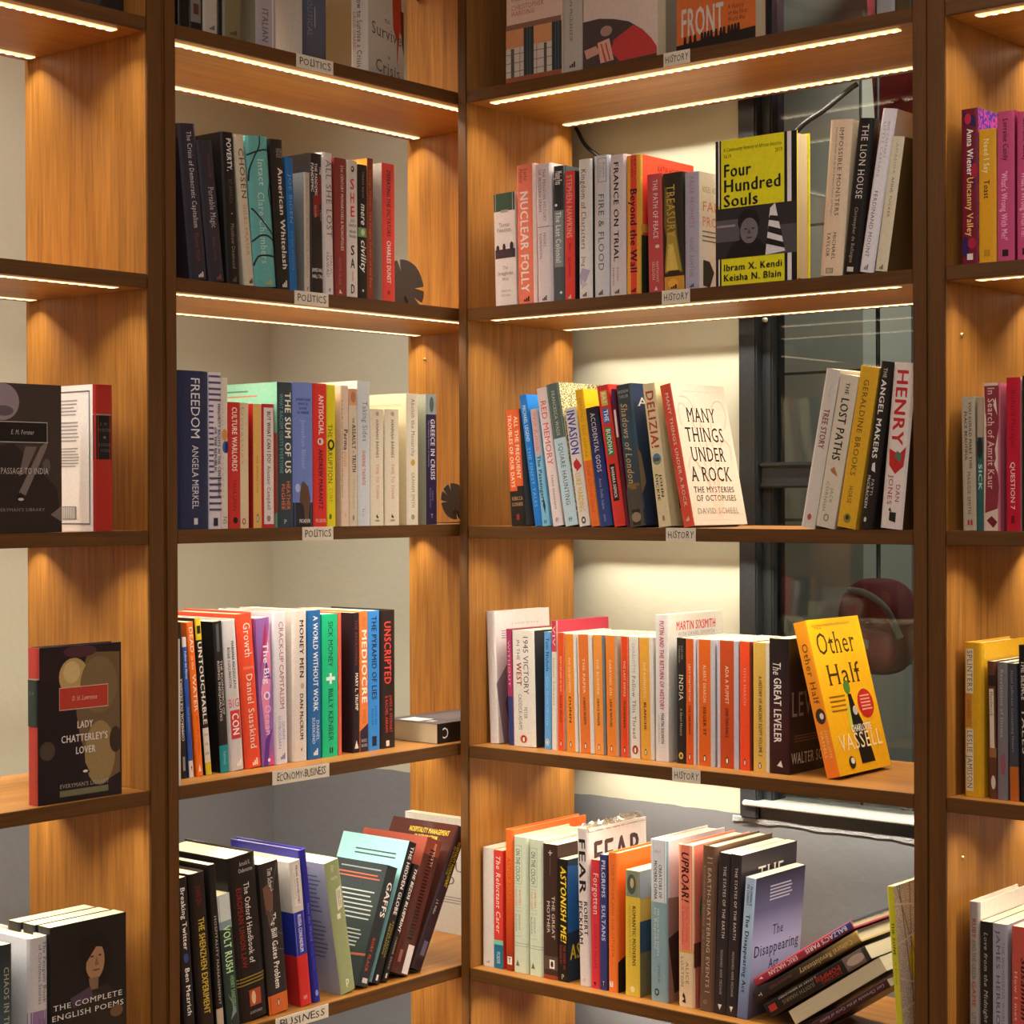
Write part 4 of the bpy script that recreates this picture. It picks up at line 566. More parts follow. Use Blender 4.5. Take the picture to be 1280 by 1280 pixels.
('book','R',5,'topmost book of the toppled pile, red spine with a navy top end, bottom shelf',.5707,.03,.8072,.01315,.2014,.133,.9805,0,'#93303f',{'hc':1,'L':'#3f4a5c'},[('r','S','#3a3f74',0,.2,0,1),('t','S',"BALZAC'S PARIS",'#e0cfd0',.05,.47,.25,.75,'b'),('t','S','ERIC HAZAN','#e0b9b9',.55,.85,.25,.75,'b'),('p','S','#e0cfd0',[(.92,.3),(.91,.6),(.95,.45)])]),
('book','R',5,'second book down in the toppled pile, gold and black spine, bottom shelf',.5723,.03,.7818,.01785,.2142,.1414,.9764,0,'#2a2220',{'hc':1,'L':'#4a2a2a'},[('G','#a88a4c;#4a3c2a;#231d1b;#231d1b'),('t','S','Cultural Revolutionary','#cdb477',.06,.56,.4,.8,'s'),('t','S','ORLANDO FIGES','#7c4a3c',.62,.85,.3,.55,'s'),('t','S','T','#d8cfc4',.93,.96,.3,.7,'hs')]),
('book','R',5,'black book of the toppled pile with red capitals and a face photo end, bottom shelf',.5947,.03,.7638,.02156,.207,.1406,.9794,0,'#1f1a18',{},[('r','S','#6b5c50',0,.22,0,1),('e','S','#a89484',.03,.2,.2,.8),('r','S','#33302c',0,.04,0,1),('t','S','TALKING','#8c2a24',.26,.46,.6,.85,'b'),('t','S','POMPEII','#a8302a',.26,.5,.25,.55,'b'),('t','S','JUDITH HARRIS','#8c7a5c',.52,.84,.4,.65,'s'),('t','S','A STORY OF REDISCOVERY','#c9c0b4',.48,.86,.1,.22,'s'),('r','S','#a8302a',.9,.97,.25,.7)]),
('book','R',5,'book of the toppled pile turned with its pale page edges outward, bottom shelf',.6389,.03,.7607,.02316,.1856,.135,.9696,0,'#3a2622',{'fore':1},[]),
('book','R',5,'lowest maroon book of the toppled pile with silver script, bottom shelf right of the corner',.6653,.03,.7542,.012,.1598,.118,.9715,0,'#3a1a1e',{},[('t','S','Last Chronicle of the Cycle of Rome','#a89ca0',.05,.85,.3,.65,'is')]),
('book','R',5,'yellow green spined book with a grey street map cover, bottom shelf right of the corner',.8092,.03,.7538,.01045,.235,.1551,-.07565,0,'#b5b02c',{'R':'#d4d8d0;#a4a8a2;40'},[('t','S','THE ZONE','#2a2a14',.22,.42,.35,.7,'b'),('t','S','A Novel','#7c7a24',.46,.6,.4,.65,'s'),('e','R','#d0c81e',.2,.8,.3,.66),('e','R','#3a3a1c',.36,.4,.46,.48),('p','R','#70766f',[(.1,0),(.115,0),(.3,1),(.285,1)]),('p','R','#70766f',[(.3,0),(.315,0),(.2,1),(.185,1)]),('p','R','#70766f',[(.5,0),(.515,0),(.2,1),(.185,1)]),('p','R','#70766f',[(.7,0),(.715,0),(.8,1),(.785,1)]),('p','R','#70766f',[(.05,0),(.065,0),(.65,1),(.635,1)]),('p','R','#70766f',[(.85,0),(.865,0),(.35,1),(.335,1)]),('p','R','#d4d6cc',[(0,.1),(1,.2),(1,.212),(0,.112)]),('p','R','#d4d6cc',[(0,.35),(1,.23),(1,.242),(0,.362)]),('p','R','#d4d6cc',[(0,.55),(1,.75),(1,.762),(0,.562)]),('p','R','#d4d6cc',[(0,.75),(1,.65),(1,.662),(0,.762)]),('p','R','#d4d6cc',[(0,.88),(1,.94),(1,.952),(0,.892)])]),
('book','L',1,'black book touching the left post, top shelf left of the corner',-.5984,.006,2.2343,.02022,.153,.101,0,0,'#14110f',{},[]),
('book','L',1,'black book with a pale label panel low on its spine, top shelf',-.5774,.006,2.2343,.02489,.152,.1004,0,0,'#1c1816',{},[('r','S','#6e665c',.55,.93,.1,.85),('r','S','#4a2c24',.75,.85,.3,.7)]),
('book','L',1,'cream spined book with small bar emblem between black ones, top shelf left of the corner',-.5513,.006,2.2343,.02742,.1545,.102,0,0,'#a39a8a',{},[('v','S','#3a342a',.92,.965,.45,.8)]),
('book','L',1,'slim black book right of the cream spined one, top shelf left of the corner',-.5232,.006,2.2343,.009341,.1562,.1031,0,0,'#191513',{},[]),
('book','L',1,'khaki spined book with small bar emblem, top shelf left of the corner',-.513,.006,2.2343,.03882,.1562,.1031,0,0,'#6f6448',{'hc':1},[('v','S','#3a3424',.92,.965,.35,.7)]),
('book','L',1,'plastic wrapped pale lilac book with a dark M, top shelf left of the corner',-.4478,.006,2.2343,.04138,.1516,.1001,0,0,'#9a9394',{'L':'#817a66','gloss':1},[('t','S','ITALIAN','#6b6264',.62,.96,.3,.6,'b'),('t','S','M','#4a2028',.42,.5,.35,.65,'b'),('r','S','#c9c0b8',0,1,.8,.86)]),
('book','L',1,'plastic wrapped slate blue book with pale page edge, top shelf left of the corner',-.3507,.006,2.2343,.05091,.1607,.1061,0,0,'#4a4a54',{'R':'#a8a294','gloss':1},[('G','#4a5668;#474550'),('t','S','POLITICAL','#6b7080',.4,.8,.2,.4,'s'),('r','S','#9a9aa0',.5,.7,.5,.53)]),
('book','L',1,'white face-out book with a red torn streak and serif words, top shelf',-.2159,.03453,2.2343,.03,.1793,.135,0,-72,'#b9b4a8',{},[('p','R','#a83a24',[(.66,0),(.9,0),(.98,.55),(.88,.5),(.8,.86),(.8,.6),(.7,.5)]),('p','R','#5a241c',[(.9,.3),(1,.3),(1,.72),(.94,.6)]),('t','R','to','#4a423a',.46,.62,.43,.48,'s'),('t','R','Survive','#4a423a',.1,.95,.52,.63,'s'),('t','R','a','#4a423a',.54,.62,.76,.8,'s'),('t','R','Crisis','#4a423a',.2,.9,.84,.95,'s'),('t','S','How to Survive a Crisis','#3a342e',.3,.96,.35,.65,'s'),('t','S','DAVID OMAND','#a8604a',.45,.8,.1,.28,'s')]),
('hardcover_book','L',2,'tall dark aubergine hardcover with slim white title, nearest the left post, second shelf',-.5734,.01,1.8688,.03308,.2269,.1497,-.1014,0,'#2c2732',{'hc':1},[('t','S','The Crisis of Democratic Capitalism','#c9c4c4',.05,.67,.42,.68,'s'),('t','S','Martin Wolf','#6b3a34',.7,.88,.4,.65,'s'),('v','S','#c9c0b8',.95,.985,.45,.75)]),
('hardcover_book','L',2,'shorter dark aubergine hardcover beside the nearest left one, second shelf left of the corner',-.537,.01,1.8688,.03012,.2073,.1368,-.1156,0,'#2e2933',{'hc':1},[('t','S','Emma Smith','#6b4430',.1,.27,.55,.75,'s'),('t','S','Portable Magic','#b5aeb2',.33,.62,.42,.75,'s'),('t','S','Emma Smith','#6b4034',.68,.85,.4,.6,'s'),('v','S','#8c4a34',.95,.985,.45,.75)]),
('hardcover_book','L',2,'black hardcover with spaced white capitals at spine top, second shelf left of the corner',-.5015,.01,1.8688,.02512,.2256,.1489,-.05664,0,'#1a1513',{'hc':1},[('t','S','POVERTY,','#e2dcd4',.04,.26,.35,.7,'b'),('t','S','BY AMERICA','#5c544c',.31,.47,.4,.65,'s'),('t','S','Matthew Desmond','#8c8478',.6,.9,.4,.65,'s'),('e','S','#8c8478',.53,.54,.45,.6),('v','S','#5c544c',.95,.985,.35,.65)]),
('hardcover_book','L',2,'cream hardcover with tall dark serif capitals, second shelf left of the corner',-.4673,.01,1.8688,.0197,.226,.1491,-.09561,0,'#c2b59c',{'hc':1},[('t','S','CHOSEN','#2f2820',.09,.43,.3,.78,'s'),('t','S','GILES FRASER','#a08468',.46,.8,.35,.65,'s'),('v','S','#2f2820',.95,.985,.4,.75)]),
('hardcover_book','L',2,'teal hardcover crossed by curving black lines, second shelf left of the corner',-.4466,.01,1.8688,.04415,.2276,.1502,-.08067,0,'#5fa39e',{'hc':1},[('t','S','Intact','#b9d2c6',.15,.33,.45,.72,'s'),('t','S','Clare Chambers','#b0cbbf',.37,.85,.35,.65,'s'),('q','S','#1c1a18',.03,[(0,.6),(.07,.55),(.14,.3),(.22,.08),(.3,.02)]),('q','S','#1c1a18',.03,[(.13,0),(.11,.3),(.09,.7),(.09,1)]),('q','S','#1c1a18',.03,[(.3,1),(.36,.88),(.42,.9),(.46,1)]),('q','S','#1c1a18',.03,[(.48,.05),(.54,.4),(.6,.7),(.66,1)]),('q','S','#1c1a18',.03,[(.7,0),(.66,.35),(.66,.7),(.7,1)]),('q','S','#1c1a18',.03,[(.86,0),(.8,.2),(.79,.6),(.8,1)]),('v','S','#b9a25c',.95,.985,.5,.75)]),
('book','L',2,'black book with bold white condensed title in front of teal one, second shelf',-.4016,.01,1.8688,.02536,.2287,.1509,-.06654,0,'#231d1a',{},[('t','S','NATIONAL','#a89e92',.06,.09,.45,.95,'hs'),('t','S','BESTSELLER','#a89e92',.095,.12,.45,.95,'hs'),('t','S','American Whitelash','#d8d0c4',.19,.87,.5,.88,'b'),('v','S','#d8d0c4',.94,.985,.4,.8)]),
('book','L',2,'slim blue book with pale capitals, second shelf left of the corner',-.3749,.01,1.8688,.01453,.2051,.1354,-.04592,0,'#1f629c',{},[('t','S','JOE BIDEN','#6ea0cc',.13,.5,.3,.7,'s'),('t','S','EVAN OSNOS','#5c8cb8',.55,.85,.35,.65,'s')]),
('book','L',2,'short cream book with a grey side between blue and black books, second shelf',-.345,.01,1.8688,.01215,.1868,.1233,0,0,'#b9ad9c',{'L':'#7c7872'},[('t','S','SMASHING THE MACHINE FOR FREEDOM','#8c7c6c',.05,.88,.3,.65,'s'),('p','S','#6b6054',[(.96,.4),(.95,.6),(.99,.5)])]),
('hardcover_book','L',2,'black hardcover with repeated white words and red drips, second shelf left of the corner',-.33,.01,1.8688,.0275,.2186,.1443,-.01403,0,'#29211d',{'hc':1},[('t','S','PANDEMIC','#dcd2ca',.07,.28,.08,.28,'b'),('t','S','THE PANDEMIC','#dcd2ca',.07,.31,.36,.56,'b'),('t','S','THE','#dcd2ca',.09,.15,.72,.92,'b'),('r','S','#7c2420',.16,.36,.6,.95),('r','S','#7c2420',.3,.45,.2,.7),('t','S','Inside','#b9a89c',.37,.46,.3,.5,'s'),('t','S','Fallout','#b9a89c',.4,.48,.75,.95,'s'),('t','S','JAMES HALL','#dcd2ca',.82,.845,.05,.95,'hb'),('t','S','HALL TALL','#dcd2ca',.865,.89,.05,.95,'hb')]),
('hardcover_book','L',2,'white pink tinged hardcover with thin tall grey capitals, second shelf left of the corner',-.3016,.01,1.8688,.02209,.2235,.1475,-.01704,0,'#cdc4c0',{'hc':1},[('t','S','ALL SHE LOST','#6b6664',.05,.6,.3,.82,'s'),('t','S','DALAL','#8c6a64',.72,.86,.58,.78,'s'),('t','S','MAWAD','#6b6460',.7,.88,.2,.45,'s'),('p','S','#6b6460',[(.96,.4),(.95,.6),(.985,.5)])]),
('paperback_book','L',2,'brick maroon paperback with fine white capitals, second shelf left of the corner',-.2788,.01,1.8688,.02674,.2187,.1444,0,0,'#7e302b',{},[('t','S','21st CENTURY MONARCHIES & MONOPOLIES','#d2b8a8',.05,.67,.5,.72,'b'),('t','S','ANDREW PALMER','#a86a5c',.72,.92,.3,.5,'s'),('p','S','#d2b8a8',[(.95,.4),(.98,.3),(.98,.6)])]),
('book','L',2,'white book with big stacked red and black letters, second shelf left of the corner',-.2512,.01,1.8688,.02366,.2186,.1443,0,0,'#cfc5ba',{},[('t','S','S','#c8303a',.135,.21,.28,.72,'hb'),('t','S','H','#c8303a',.235,.31,.28,.72,'hb'),('t','S','E','#c8303a',.335,.41,.28,.72,'hb'),('t','S','JODI','#6b7068',.43,.45,.3,.7,'hb'),('t','S','KANTOR','#6b7068',.465,.485,.15,.85,'hb'),('t','S','MEGAN','#6b7068',.51,.53,.2,.8,'hb'),('t','S','TWOHEY','#6b7068',.545,.565,.15,.85,'hb'),('t','S','S','#2a1822',.62,.69,.3,.7,'hb'),('t','S','A','#2a1822',.715,.785,.3,.7,'hb'),('t','S','I','#2a1822',.81,.88,.45,.55,'hb'),('t','S','D','#2a1822',.905,.97,.3,.7,'hb'),('e','S','#3a342e',.04,.085,.35,.65),('e','S','#cfc5ba',.05,.07,.4,.55)]),
('paperback_book','L',2,'black paperback with white italic title and green square, second shelf left of the corner',-.2264,.01,1.8688,.02047,.2149,.1418,0,0,'#1d1916',{'R':'#231d1a'},[('t','S','TERESA BEJAN','#8c8478',.05,.25,.45,.65,'s'),('t','S','mere','#dcd4c8',.29,.45,.3,.85,'bi'),('r','S','#6b8a5c',.47,.54,0,1),('e','S','#b3bf8c',.48,.53,.3,.7),('t','S','civility','#dcd4c8',.56,.8,.3,.85,'bi'),('e','S','#c9c0b4',.93,.95,.4,.6)]),
('paperback_book','L',2,'slim rust red paperback whose orange side shows above the black one, second shelf',-.2049,.01,1.8688,.01365,.2274,.1501,0,0,'#803420',{'L':'#d9822c'},[('t','S','Strange Rebels: The Fragile Power of the Few','#b3744c',.08,.92,.3,.65,'s')]),
('paperback_book','L',2,'red paperback with black and white heavy capitals, last before the leaf bookend, second shelf',-.1708,.01,1.8688,.02976,.2246,.1482,0,0,'#d24238',{'L':'#a49f92'},[('t','S','DEFEATING THE DICTATORS','#3a1214',.05,.53,.35,.65,'b'),('t','S','CHARLES DUNST','#e2d2c4',.56,.87,.35,.65,'b'),('e','S','#8c241e',.92,.95,.35,.6)]),
('hardcover_book','L',3,'thick navy hardcover with large white capitals against left post, third shelf left of the corner',-.6,.01,1.5037,.05921,.2322,.1533,0,0,'#232b4a',{'hc':1},[('t','S','FREEDOM','#d8d6d4',.04,.43,.42,.7,''),('t','S','ANGELA MERKEL','#d0ced0',.47,.87,.45,.65,''),('r','S','#c9c4c4',.93,.97,.5,.62)]),
('paperback_book','L',3,'white paperback with lavender and navy spine stripes, third shelf left of the corner',-.5404,.01,1.5037,.02346,.2321,.1532,0,0,'#cfc6cc',{},[('r','S','#53486a',.02,.034,0,1),('r','S','#53486a',.06,.074,0,1),('r','S','#53486a',.1,.114,0,1),('r','S','#53486a',.135,.149,0,1),('r','S','#53486a',.17,.184,0,1),('r','S','#53486a',.21,.222,0,.35),('r','S','#53486a',.245,.257,0,.35),('r','S','#53486a',.28,.292,0,.35),('r','S','#53486a',.315,.327,0,.35),('r','S','#53486a',.35,.362,0,.35),('r','S','#53486a',.385,.397,0,.35),('r','S','#53486a',.42,.432,0,.35),('r','S','#53486a',.455,.467,0,.35),('r','S','#53486a',.49,.502,0,.35),('r','S','#53486a',.525,.537,0,.35),('r','S','#53486a',.56,.572,0,.35),('r','S','#53486a',.595,.607,0,.35),('r','S','#53486a',.63,.642,0,.35),('r','S','#53486a',.67,.683,0,1),('r','S','#53486a',.71,.723,0,1),('r','S','#53486a',.75,.763,0,1),('r','S','#53486a',.79,.803,0,1),('r','S','#53486a',.83,.843,0,1),('r','S','#53486a',.87,.883,0,1),('t','S','MINORITY RIGHTS IN THE CENTENNIAL','#4a4256',.2,.8,.68,.88,'b'),('t','S','OF THE REPUBLIC','#4a4256',.35,.64,.38,.58,'b'),('r','S','#2a2430',.93,.98,.3,.65)]),
('paperback_book','L',3,'white paperback with orange and blue dots on its spine, third shelf left of the corner',-.5163,.01,1.5037,.0124,.225,.1485,0,0,'#cfc4b4',{},[('e','S','#d08a4c',.34,.42,0,.9),('e','S','#34589a',.42,.5,.1,1),('e','S','#1c2c5c',.42,.5,.5,1),('t','S','v v v v v v v','#8c8478',.15,.32,.1,.3,'s'),('t','S','v v v v v v v v','#8c8478',.52,.8,.1,.3,'s'),('t','S','NS','#4a4440',.92,.97,.2,.7,'s')]),
('paperback_book','L',3,'red paperback with white capitals below the mint green cover, third shelf left of the corner',-.5028,.01,1.5037,.02299,.1892,.1249,0,0,'#bf2f28',{},[('t','S','CULTURE WARLORDS','#ecd8cc',.04,.55,.3,.72,'b'),('t','S','TALIA LAVIN','#5c1612',.61,.86,.35,.65,''),('e','S','#1f1512',.91,.96,.35,.75)]),
('paperback_book','L',3,'cream paperback with faint lettering beside the red one, third shelf left of the corner',-.4792,.01,1.5037,.01667,.1889,.1247,0,0,'#d2bf9a',{'R':'#b3282a'},[('t','S','Dynasties','#b3a078',.03,.5,.1,.4,'s'),('e','S','#a83a2c',.92,.97,.15,.6),('e','S','#d2bf9a',.93,.96,.25,.5)]),
('paperback_book','L',3,'pale orange paperback with oval bird emblem and red side, third shelf left of the corner',-.453,.01,1.5037,.01642,.1882,.1242,0,0,'#d9aa5c',{'L':'#b12a26'},[('t','S','PAUL MORLAND GONE','#8c5424',.42,.72,.35,.55,'s'),('g','S',.88,.96,.2,.75,'#d9aa5c')]),
('paperback_book','L',3,'white spined paperback framed in red with black title, third shelf left of the corner',-.436,.01,1.5037,.02599,.1888,.1246,0,0,'#d8cfc8',{},[('r','S','#b3282a',0,.03,0,1),('r','S','#b3282a',.97,1,0,1),('r','S','#b3282a',0,1,0,.15),('r','S','#b3282a',0,1,.92,1),('t','S','BUT WHAT CAN I DO?','#231d1c',.06,.48,.4,.68,'b'),('t','S','Alastair Campbell','#231d1c',.5,.86,.4,.65,'s'),('e','S','#8c7c74',.9,.95,.35,.65)]),
('paperback_book','L',3,'dark slate paperback with a mint green side and white title, third shelf',-.4037,.01,1.5037,.03116,.2233,.1474,0,0,'#2f4046',{'L':'#7db39c'},[('t','S','THE SUM OF US','#e6e0d4',.07,.63,.5,.88,'b'),('t','S','WHAT RACISM COSTS EVERYONE','#6ea8a4',.08,.63,.14,.36,'s'),('t','S','HEATHER','#c96a4a',.68,.88,.58,.82,'b'),('t','S','McGHEE','#c96a4a',.7,.88,.24,.48,'b'),('t','S','P','#c9c4bc',.945,.975,.4,.6,'hs'),('l','L','#4a6b5c',.1,.55,.05,.075,1),('l','L','#b3705c',.05,.75,.085,.11,1),('r','L','#b3604c',.9,1,.35,.9)]),
('paperback_book','L',3,'periwinkle blue paperback with a raised hand photograph, third shelf left of the corner',-.3715,.01,1.5037,.04238,.2247,.1483,0,0,'#6b80c0',{},[('r','S','#23262c',.83,1,0,1),('t','S','EVERYONE','#26306b',.11,.127,.15,.9,'hb'),('t','S','WHO IS','#26306b',.14,.157,.25,.75,'hb'),('t','S','GONE','#26306b',.17,.187,.3,.7,'hb'),('t','S','IS HERE','#26306b',.2,.217,.22,.8,'hb'),('t','S','Jonathan Blitzer','#9aa8d8',.26,.6,.42,.62,''),('p','S','#5c4434',[(.82,.3),(.7,.4),(.68,.5),(.72,.75),(.8,.85),(.98,.75),(.98,.6),(.85,.5)]),('e','S','#a8b4dc',.7,.76,.1,.35),('t','S','PICADOR','#d8d4d0',.945,.97,.3,.85,'hb')]),
('paperback_book','L',3,'bright red paperback with white and navy capitals, third shelf left of the corner',-.3281,.01,1.5037,.02962,.2248,.1484,0,0,'#cf3128',{},[('t','S','ANTISOCIAL','#ecd4c8',.08,.36,.4,.75,'b'),('e','S','#d8c8bc',.38,.43,.3,.75),('e','S','#8c2a24',.39,.42,.4,.55),('t','S','ANDREW MARANTZ','#3a1430',.46,.88,.38,.68,'b'),('t','S','PICADOR','#e8b8a8',.945,.97,.15,.9,'hb')]),
('paperback_book','L',3,'lemon yellow paperback with thin condensed black title, third shelf left of the corner',-.2981,.01,1.5037,.0187,.2236,.1476,0,0,'#d6c91f',{},[('t','S','THE C RRUPTION','#3a3614',.28,.7,.1,.6,'s'),('e','S','#2a2610',.385,.46,.05,.85),('e','S','#d6c91f',.4,.445,.25,.65),('t','S','CURE','#a89c1c',.73,.83,.2,.6,'s'),('e','S','#4a6b2c',.91,.95,.2,.5)]),
('paperback_book','L',3,'pale pink paperback with black and orange title, third shelf left of the corner',-.2669,.01,1.5037,.01684,.2236,.1476,0,0,'#d6bfa8',{'L':'#cbb3a4'},[('t','S','Perma','#2a2420',.31,.46,.35,.85,'b'),('t','S','crisis','#d9935c',.47,.58,.35,.85,'b'),('t','S','Gordon Brown Mohamed El-Erian Michael Spence','#4a4038',.1,.8,.08,.22,'s'),('e','S','#d9aa7c',.9,.94,.4,.6)]),
('paperback_book','L',3,'cream paperback with peach picture patch at the top, third shelf left of the corner',-.249,.01,1.5037,.01845,.2194,.1448,0,0,'#cbbca2',{},[('r','S','#c9906c',0,.12,0,1),('e','S','#a87050',.02,.1,.2,.8),('t','S','THE','#2a2420',.21,.25,.4,.6,'b'),('t','S','ASSAULT','#2a2420',.26,.44,.35,.78,'b'),('t','S','on','#2a2420',.45,.47,.4,.6,'s'),('t','S','TRUTH','#2a2420',.48,.61,.35,.78,'b'),('t','S','PETER OBORNE','#a89c88',.66,.88,.38,.62,'s'),('e','S','#8c8070',.92,.96,.35,.6)]),
('paperback_book','L',3,'tall pale blue white paperback with grey serif title, third shelf left of the corner',-.2295,.01,1.5037,.02783,.233,.1538,0,0,'#c3c9cb',{'L':'#d2c3b8'},[('t','S','Taking Sides','#5c646c',.14,.42,.4,.78,'s'),('t','S','SHERINE TADROS','#c2605c',.48,.72,.35,.6,'b'),('t','S','bc','#8c9094',.88,.94,.35,.55,'s')]),
('paperback_book','L',3,'left one of the twin ivory paperbacks with grey and pink lettering, third shelf',-.2005,.01,1.5037,.03012,.1887,.1245,0,0,'#d6ccb4',{},[('t','S','HANNAH BARNES','#6b6458',.09,.42,.42,.62,'b'),('t','S','TIME TO THINK','#c98c84',.47,.78,.42,.62,'b'),('e','S','#a89c88',.02,.06,.4,.65),('p','S','#3a342c',[(.9,.45),(.93,.4),(.94,.55),(.93,.6)]),('r','S','#8c8474',.95,.965,.35,.65)]),
('paperback_book','L',3,'right one of the twin ivory paperbacks with grey and pink lettering, third shelf',-.1663,.01,1.5037,.03293,.1898,.1253,0,0,'#d6ccb4',{},[('t','S','HANNAH BARNES','#6b6458',.09,.42,.42,.62,'b'),('t','S','TIME TO THINK','#c98c84',.47,.78,.42,.62,'b'),('e','S','#a89c88',.02,.06,.4,.65),('p','S','#3a342c',[(.9,.45),(.93,.4),(.94,.55),(.93,.6)]),('r','S','#8c8474',.95,.965,.35,.65)]),
('paperback_book','L',3,'ivory white paperback with olive serif title and gold crest, third shelf left of the corner',-.1152,.01,1.5037,.02811,.2172,.1434,0,0,'#d2c8b4',{'L':'#d8cba8'},[('t','S','Abolish the Monarchy','#5c563c',.04,.48,.4,.68,'s'),('e','S','#b3923c',.5,.55,.35,.7),('t','S','GRAHAM SMITH','#6b6450',.6,.87,.4,.65,'s'),('e','S','#8c8474',.92,.96,.35,.65),('l','L','#b3a678',.2,.95,.08,.1,2)]),
('paperback_book','L',3,'dark navy purple paperback with pale photo square at top, third shelf left of the corner',-.06725,.01,1.5037,.02598,.2179,.1438,0,0,'#2a2140',{'L':'#9a9c8a'},[('r','S','#8c9490',0,.155,0,1),('e','S','#4a5450',.02,.14,.3,.7),('t','S','GREECE IN CRISIS','#d8d0d8',.19,.66,.4,.78,'b'),('t','S','The Cultural Politics of Austerity','#a89cb0',.2,.56,.15,.28,'s'),('t','S','Edited by','#8c80a0',.74,.82,.5,.65,'s'),('t','S','Dimitris Tziovas','#8c80a0',.72,.87,.28,.42,'s'),('t','S','T','#c9c0c8',.92,.95,.4,.6,'hs')]),
('paperback_book','L',4,'slim white paperback pressed against the left post, fourth shelf left of the corner',-.6081,.004,1.1323,.006262,.2128,.1404,-.003716,0,'#cfc8be',{},[]),
('paperback_book','L',4,'black paperback with white capitals reading upward, fourth shelf left of the corner',-.5607,.052,1.1323,.01077,.2332,.1539,-.04429,0,'#1f1b19',{},[('t','S','COMMERCIAL DUE DILIGENCE','#dcd6ce',.36,.76,.3,.72,'bu'),('r','S','#8c867e',.86,.95,.3,.7)]),
('paperback_book','L',4,'short slim blue paperback with white foot, fourth shelf left of the corner',-.5454,.052,1.1323,.008417,.2108,.1391,-.06446,0,'#2c4f9c',{},[('r','S','#d2c9be',0,.07,0,1),('r','S','#d2c9be',.88,1,0,1),('t','S','Follow the Money','#d8dcea',.1,.3,.35,.7,'b'),('t','S','Paul Johnson','#8ca4d4',.5,.68,.35,.65,'s'),('p','S','#26201c',[(.92,.4),(.92,.7),(.96,.55)])]),
('paperback_book','L',4,'orange paperback with white title among the left leaning books, fourth shelf left of the corner',-.5314,.052,1.1323,.01284,.2328,.1537,-.08147,0,'#e06a1c',{},[('t','S','DEAD','#f0dcc4',.03,.2,.3,.8,''),('t','S','in the','#f0dcc4',.22,.31,.35,.65,'s'),('t','S','WATER','#f0dcc4',.34,.58,.3,.8,''),('t','S','MATTHEW CAMPBELL','#b34a10',.61,.87,.45,.7,'s'),('p','S','#f0dcc4',[(.97,.3),(.92,.5),(.97,.7)])]),
('paperback_book','L',4,'black paperback with yellow ends and white block low down, fourth shelf left of the corner',-.5132,.052,1.1323,.01123,.2384,.1573,-.08811,0,'#1f1b18',{},[('r','S','#d2b92c',0,.14,0,1),('r','S','#1f1b18',.05,.1,.2,.8),('t','S','UNTOUCHABLE','#dcd4c8',.15,.68,.15,.8,'b'),('r','S','#cfc6b4',.7,.92,0,1),('t','S','Foreword','#3a342c',.73,.75,.15,.85,'hs'),('t','S','by the','#3a342c',.79,.81,.2,.7,'hs'),('t','S','author','#3a342c',.85,.87,.15,.8,'hs'),('r','S','#c9b02c',.92,1,0,1)]),
('paperback_book','L',4,'black paperback with small white capitals and teal foot, fourth shelf left of the corner',-.4842,.052,1.1323,.01772,.2308,.1523,-.06481,0,'#221e1e',{'L':'#181413'},[('t','S','THE ECONOMICS OF','#cfc8c0',.26,.62,.58,.8,''),('t','S','RISING INEQUALITIES','#cfc8c0',.26,.66,.25,.48,''),('r','S','#4a5054',.02,.2,.3,.6),('r','S','#1c8088',.82,1,0,1),('t','S','Pathways','#8cc4c4',.86,.95,.4,.65,'s')]),
('hardcover_book','L',4,'light grey hardcover with red boxed white word, fourth shelf left of the corner',-.4645,.052,1.1323,.02865,.2312,.1526,-.07259,0,'#c0bcba',{'hc':1},[('t','S','MARIANA MAZZUCATO','#3a3634',.14,.46,.55,.72,'b'),('t','S','ROSIE COLLINGTON','#3a3634',.18,.45,.25,.42,'b'),('t','S','THE','#b8a8a4',.485,.51,.3,.7,'hs'),('t','S','BIG','#c24844',.525,.58,.12,.9,'hs'),('r','S','#bf3430',.6,.79,.2,.88),('t','S','CON','#ecdcd4',.62,.77,.32,.76,'b'),('v','S','#ecdcd4',.93,.975,.45,.8)]),
('hardcover_book','L',4,'vermilion hardcover with white serif lettering, fourth shelf left of the corner',-.4322,.052,1.1323,.03222,.2397,.1582,-.07974,0,'#d9492c',{'hc':1},[('t','S','Growth','#f0d4c4',.06,.29,.35,.78,'s'),('t','S','A Reckoning','#e8a890',.34,.36,.2,.85,'hs'),('t','S','Daniel Susskind','#f0d4c4',.39,.88,.35,.72,'s'),('v','S','#f0d4c4',.94,.985,.4,.75)]),
('paperback_book','L',4,'purple and pink swirled paperback, fourth shelf left of the corner',-.3986,.052,1.1323,.02644,.231,.1525,-.05305,0,'#8a5c9c',{},[('p','S','#d883a4',[(.05,1),(.2,.7),(.4,.3),(.5,.1),(.75,.3),(.8,.6),(.6,.7),(.35,.95)]),('p','S','#5c2c84',[(.28,.6),(.4,.4),(.42,.9)]),('p','S','#a8305c',[(.02,.7),(.1,.5),(.3,.15),(.38,.1),(.12,.75)]),('p','S','#5c2c84',[(.75,.9),(.82,.3),(1,.05),(1,.4),(.85,.6)]),('p','S','#c84a7c',[(.9,.7),(1,.5),(1,.9)]),('t','S','The Big','#ecd4e2',.17,.45,.4,.8,'b'),('e','S','#ecd4e2',.5,.555,.3,.8),('e','S','#a85c94',.51,.545,.42,.68),('t','S','Ocean','#ddb4d0',.59,.8,.35,.8,'s'),('e','S','#ecd4e2',.95,.975,.4,.6)]),
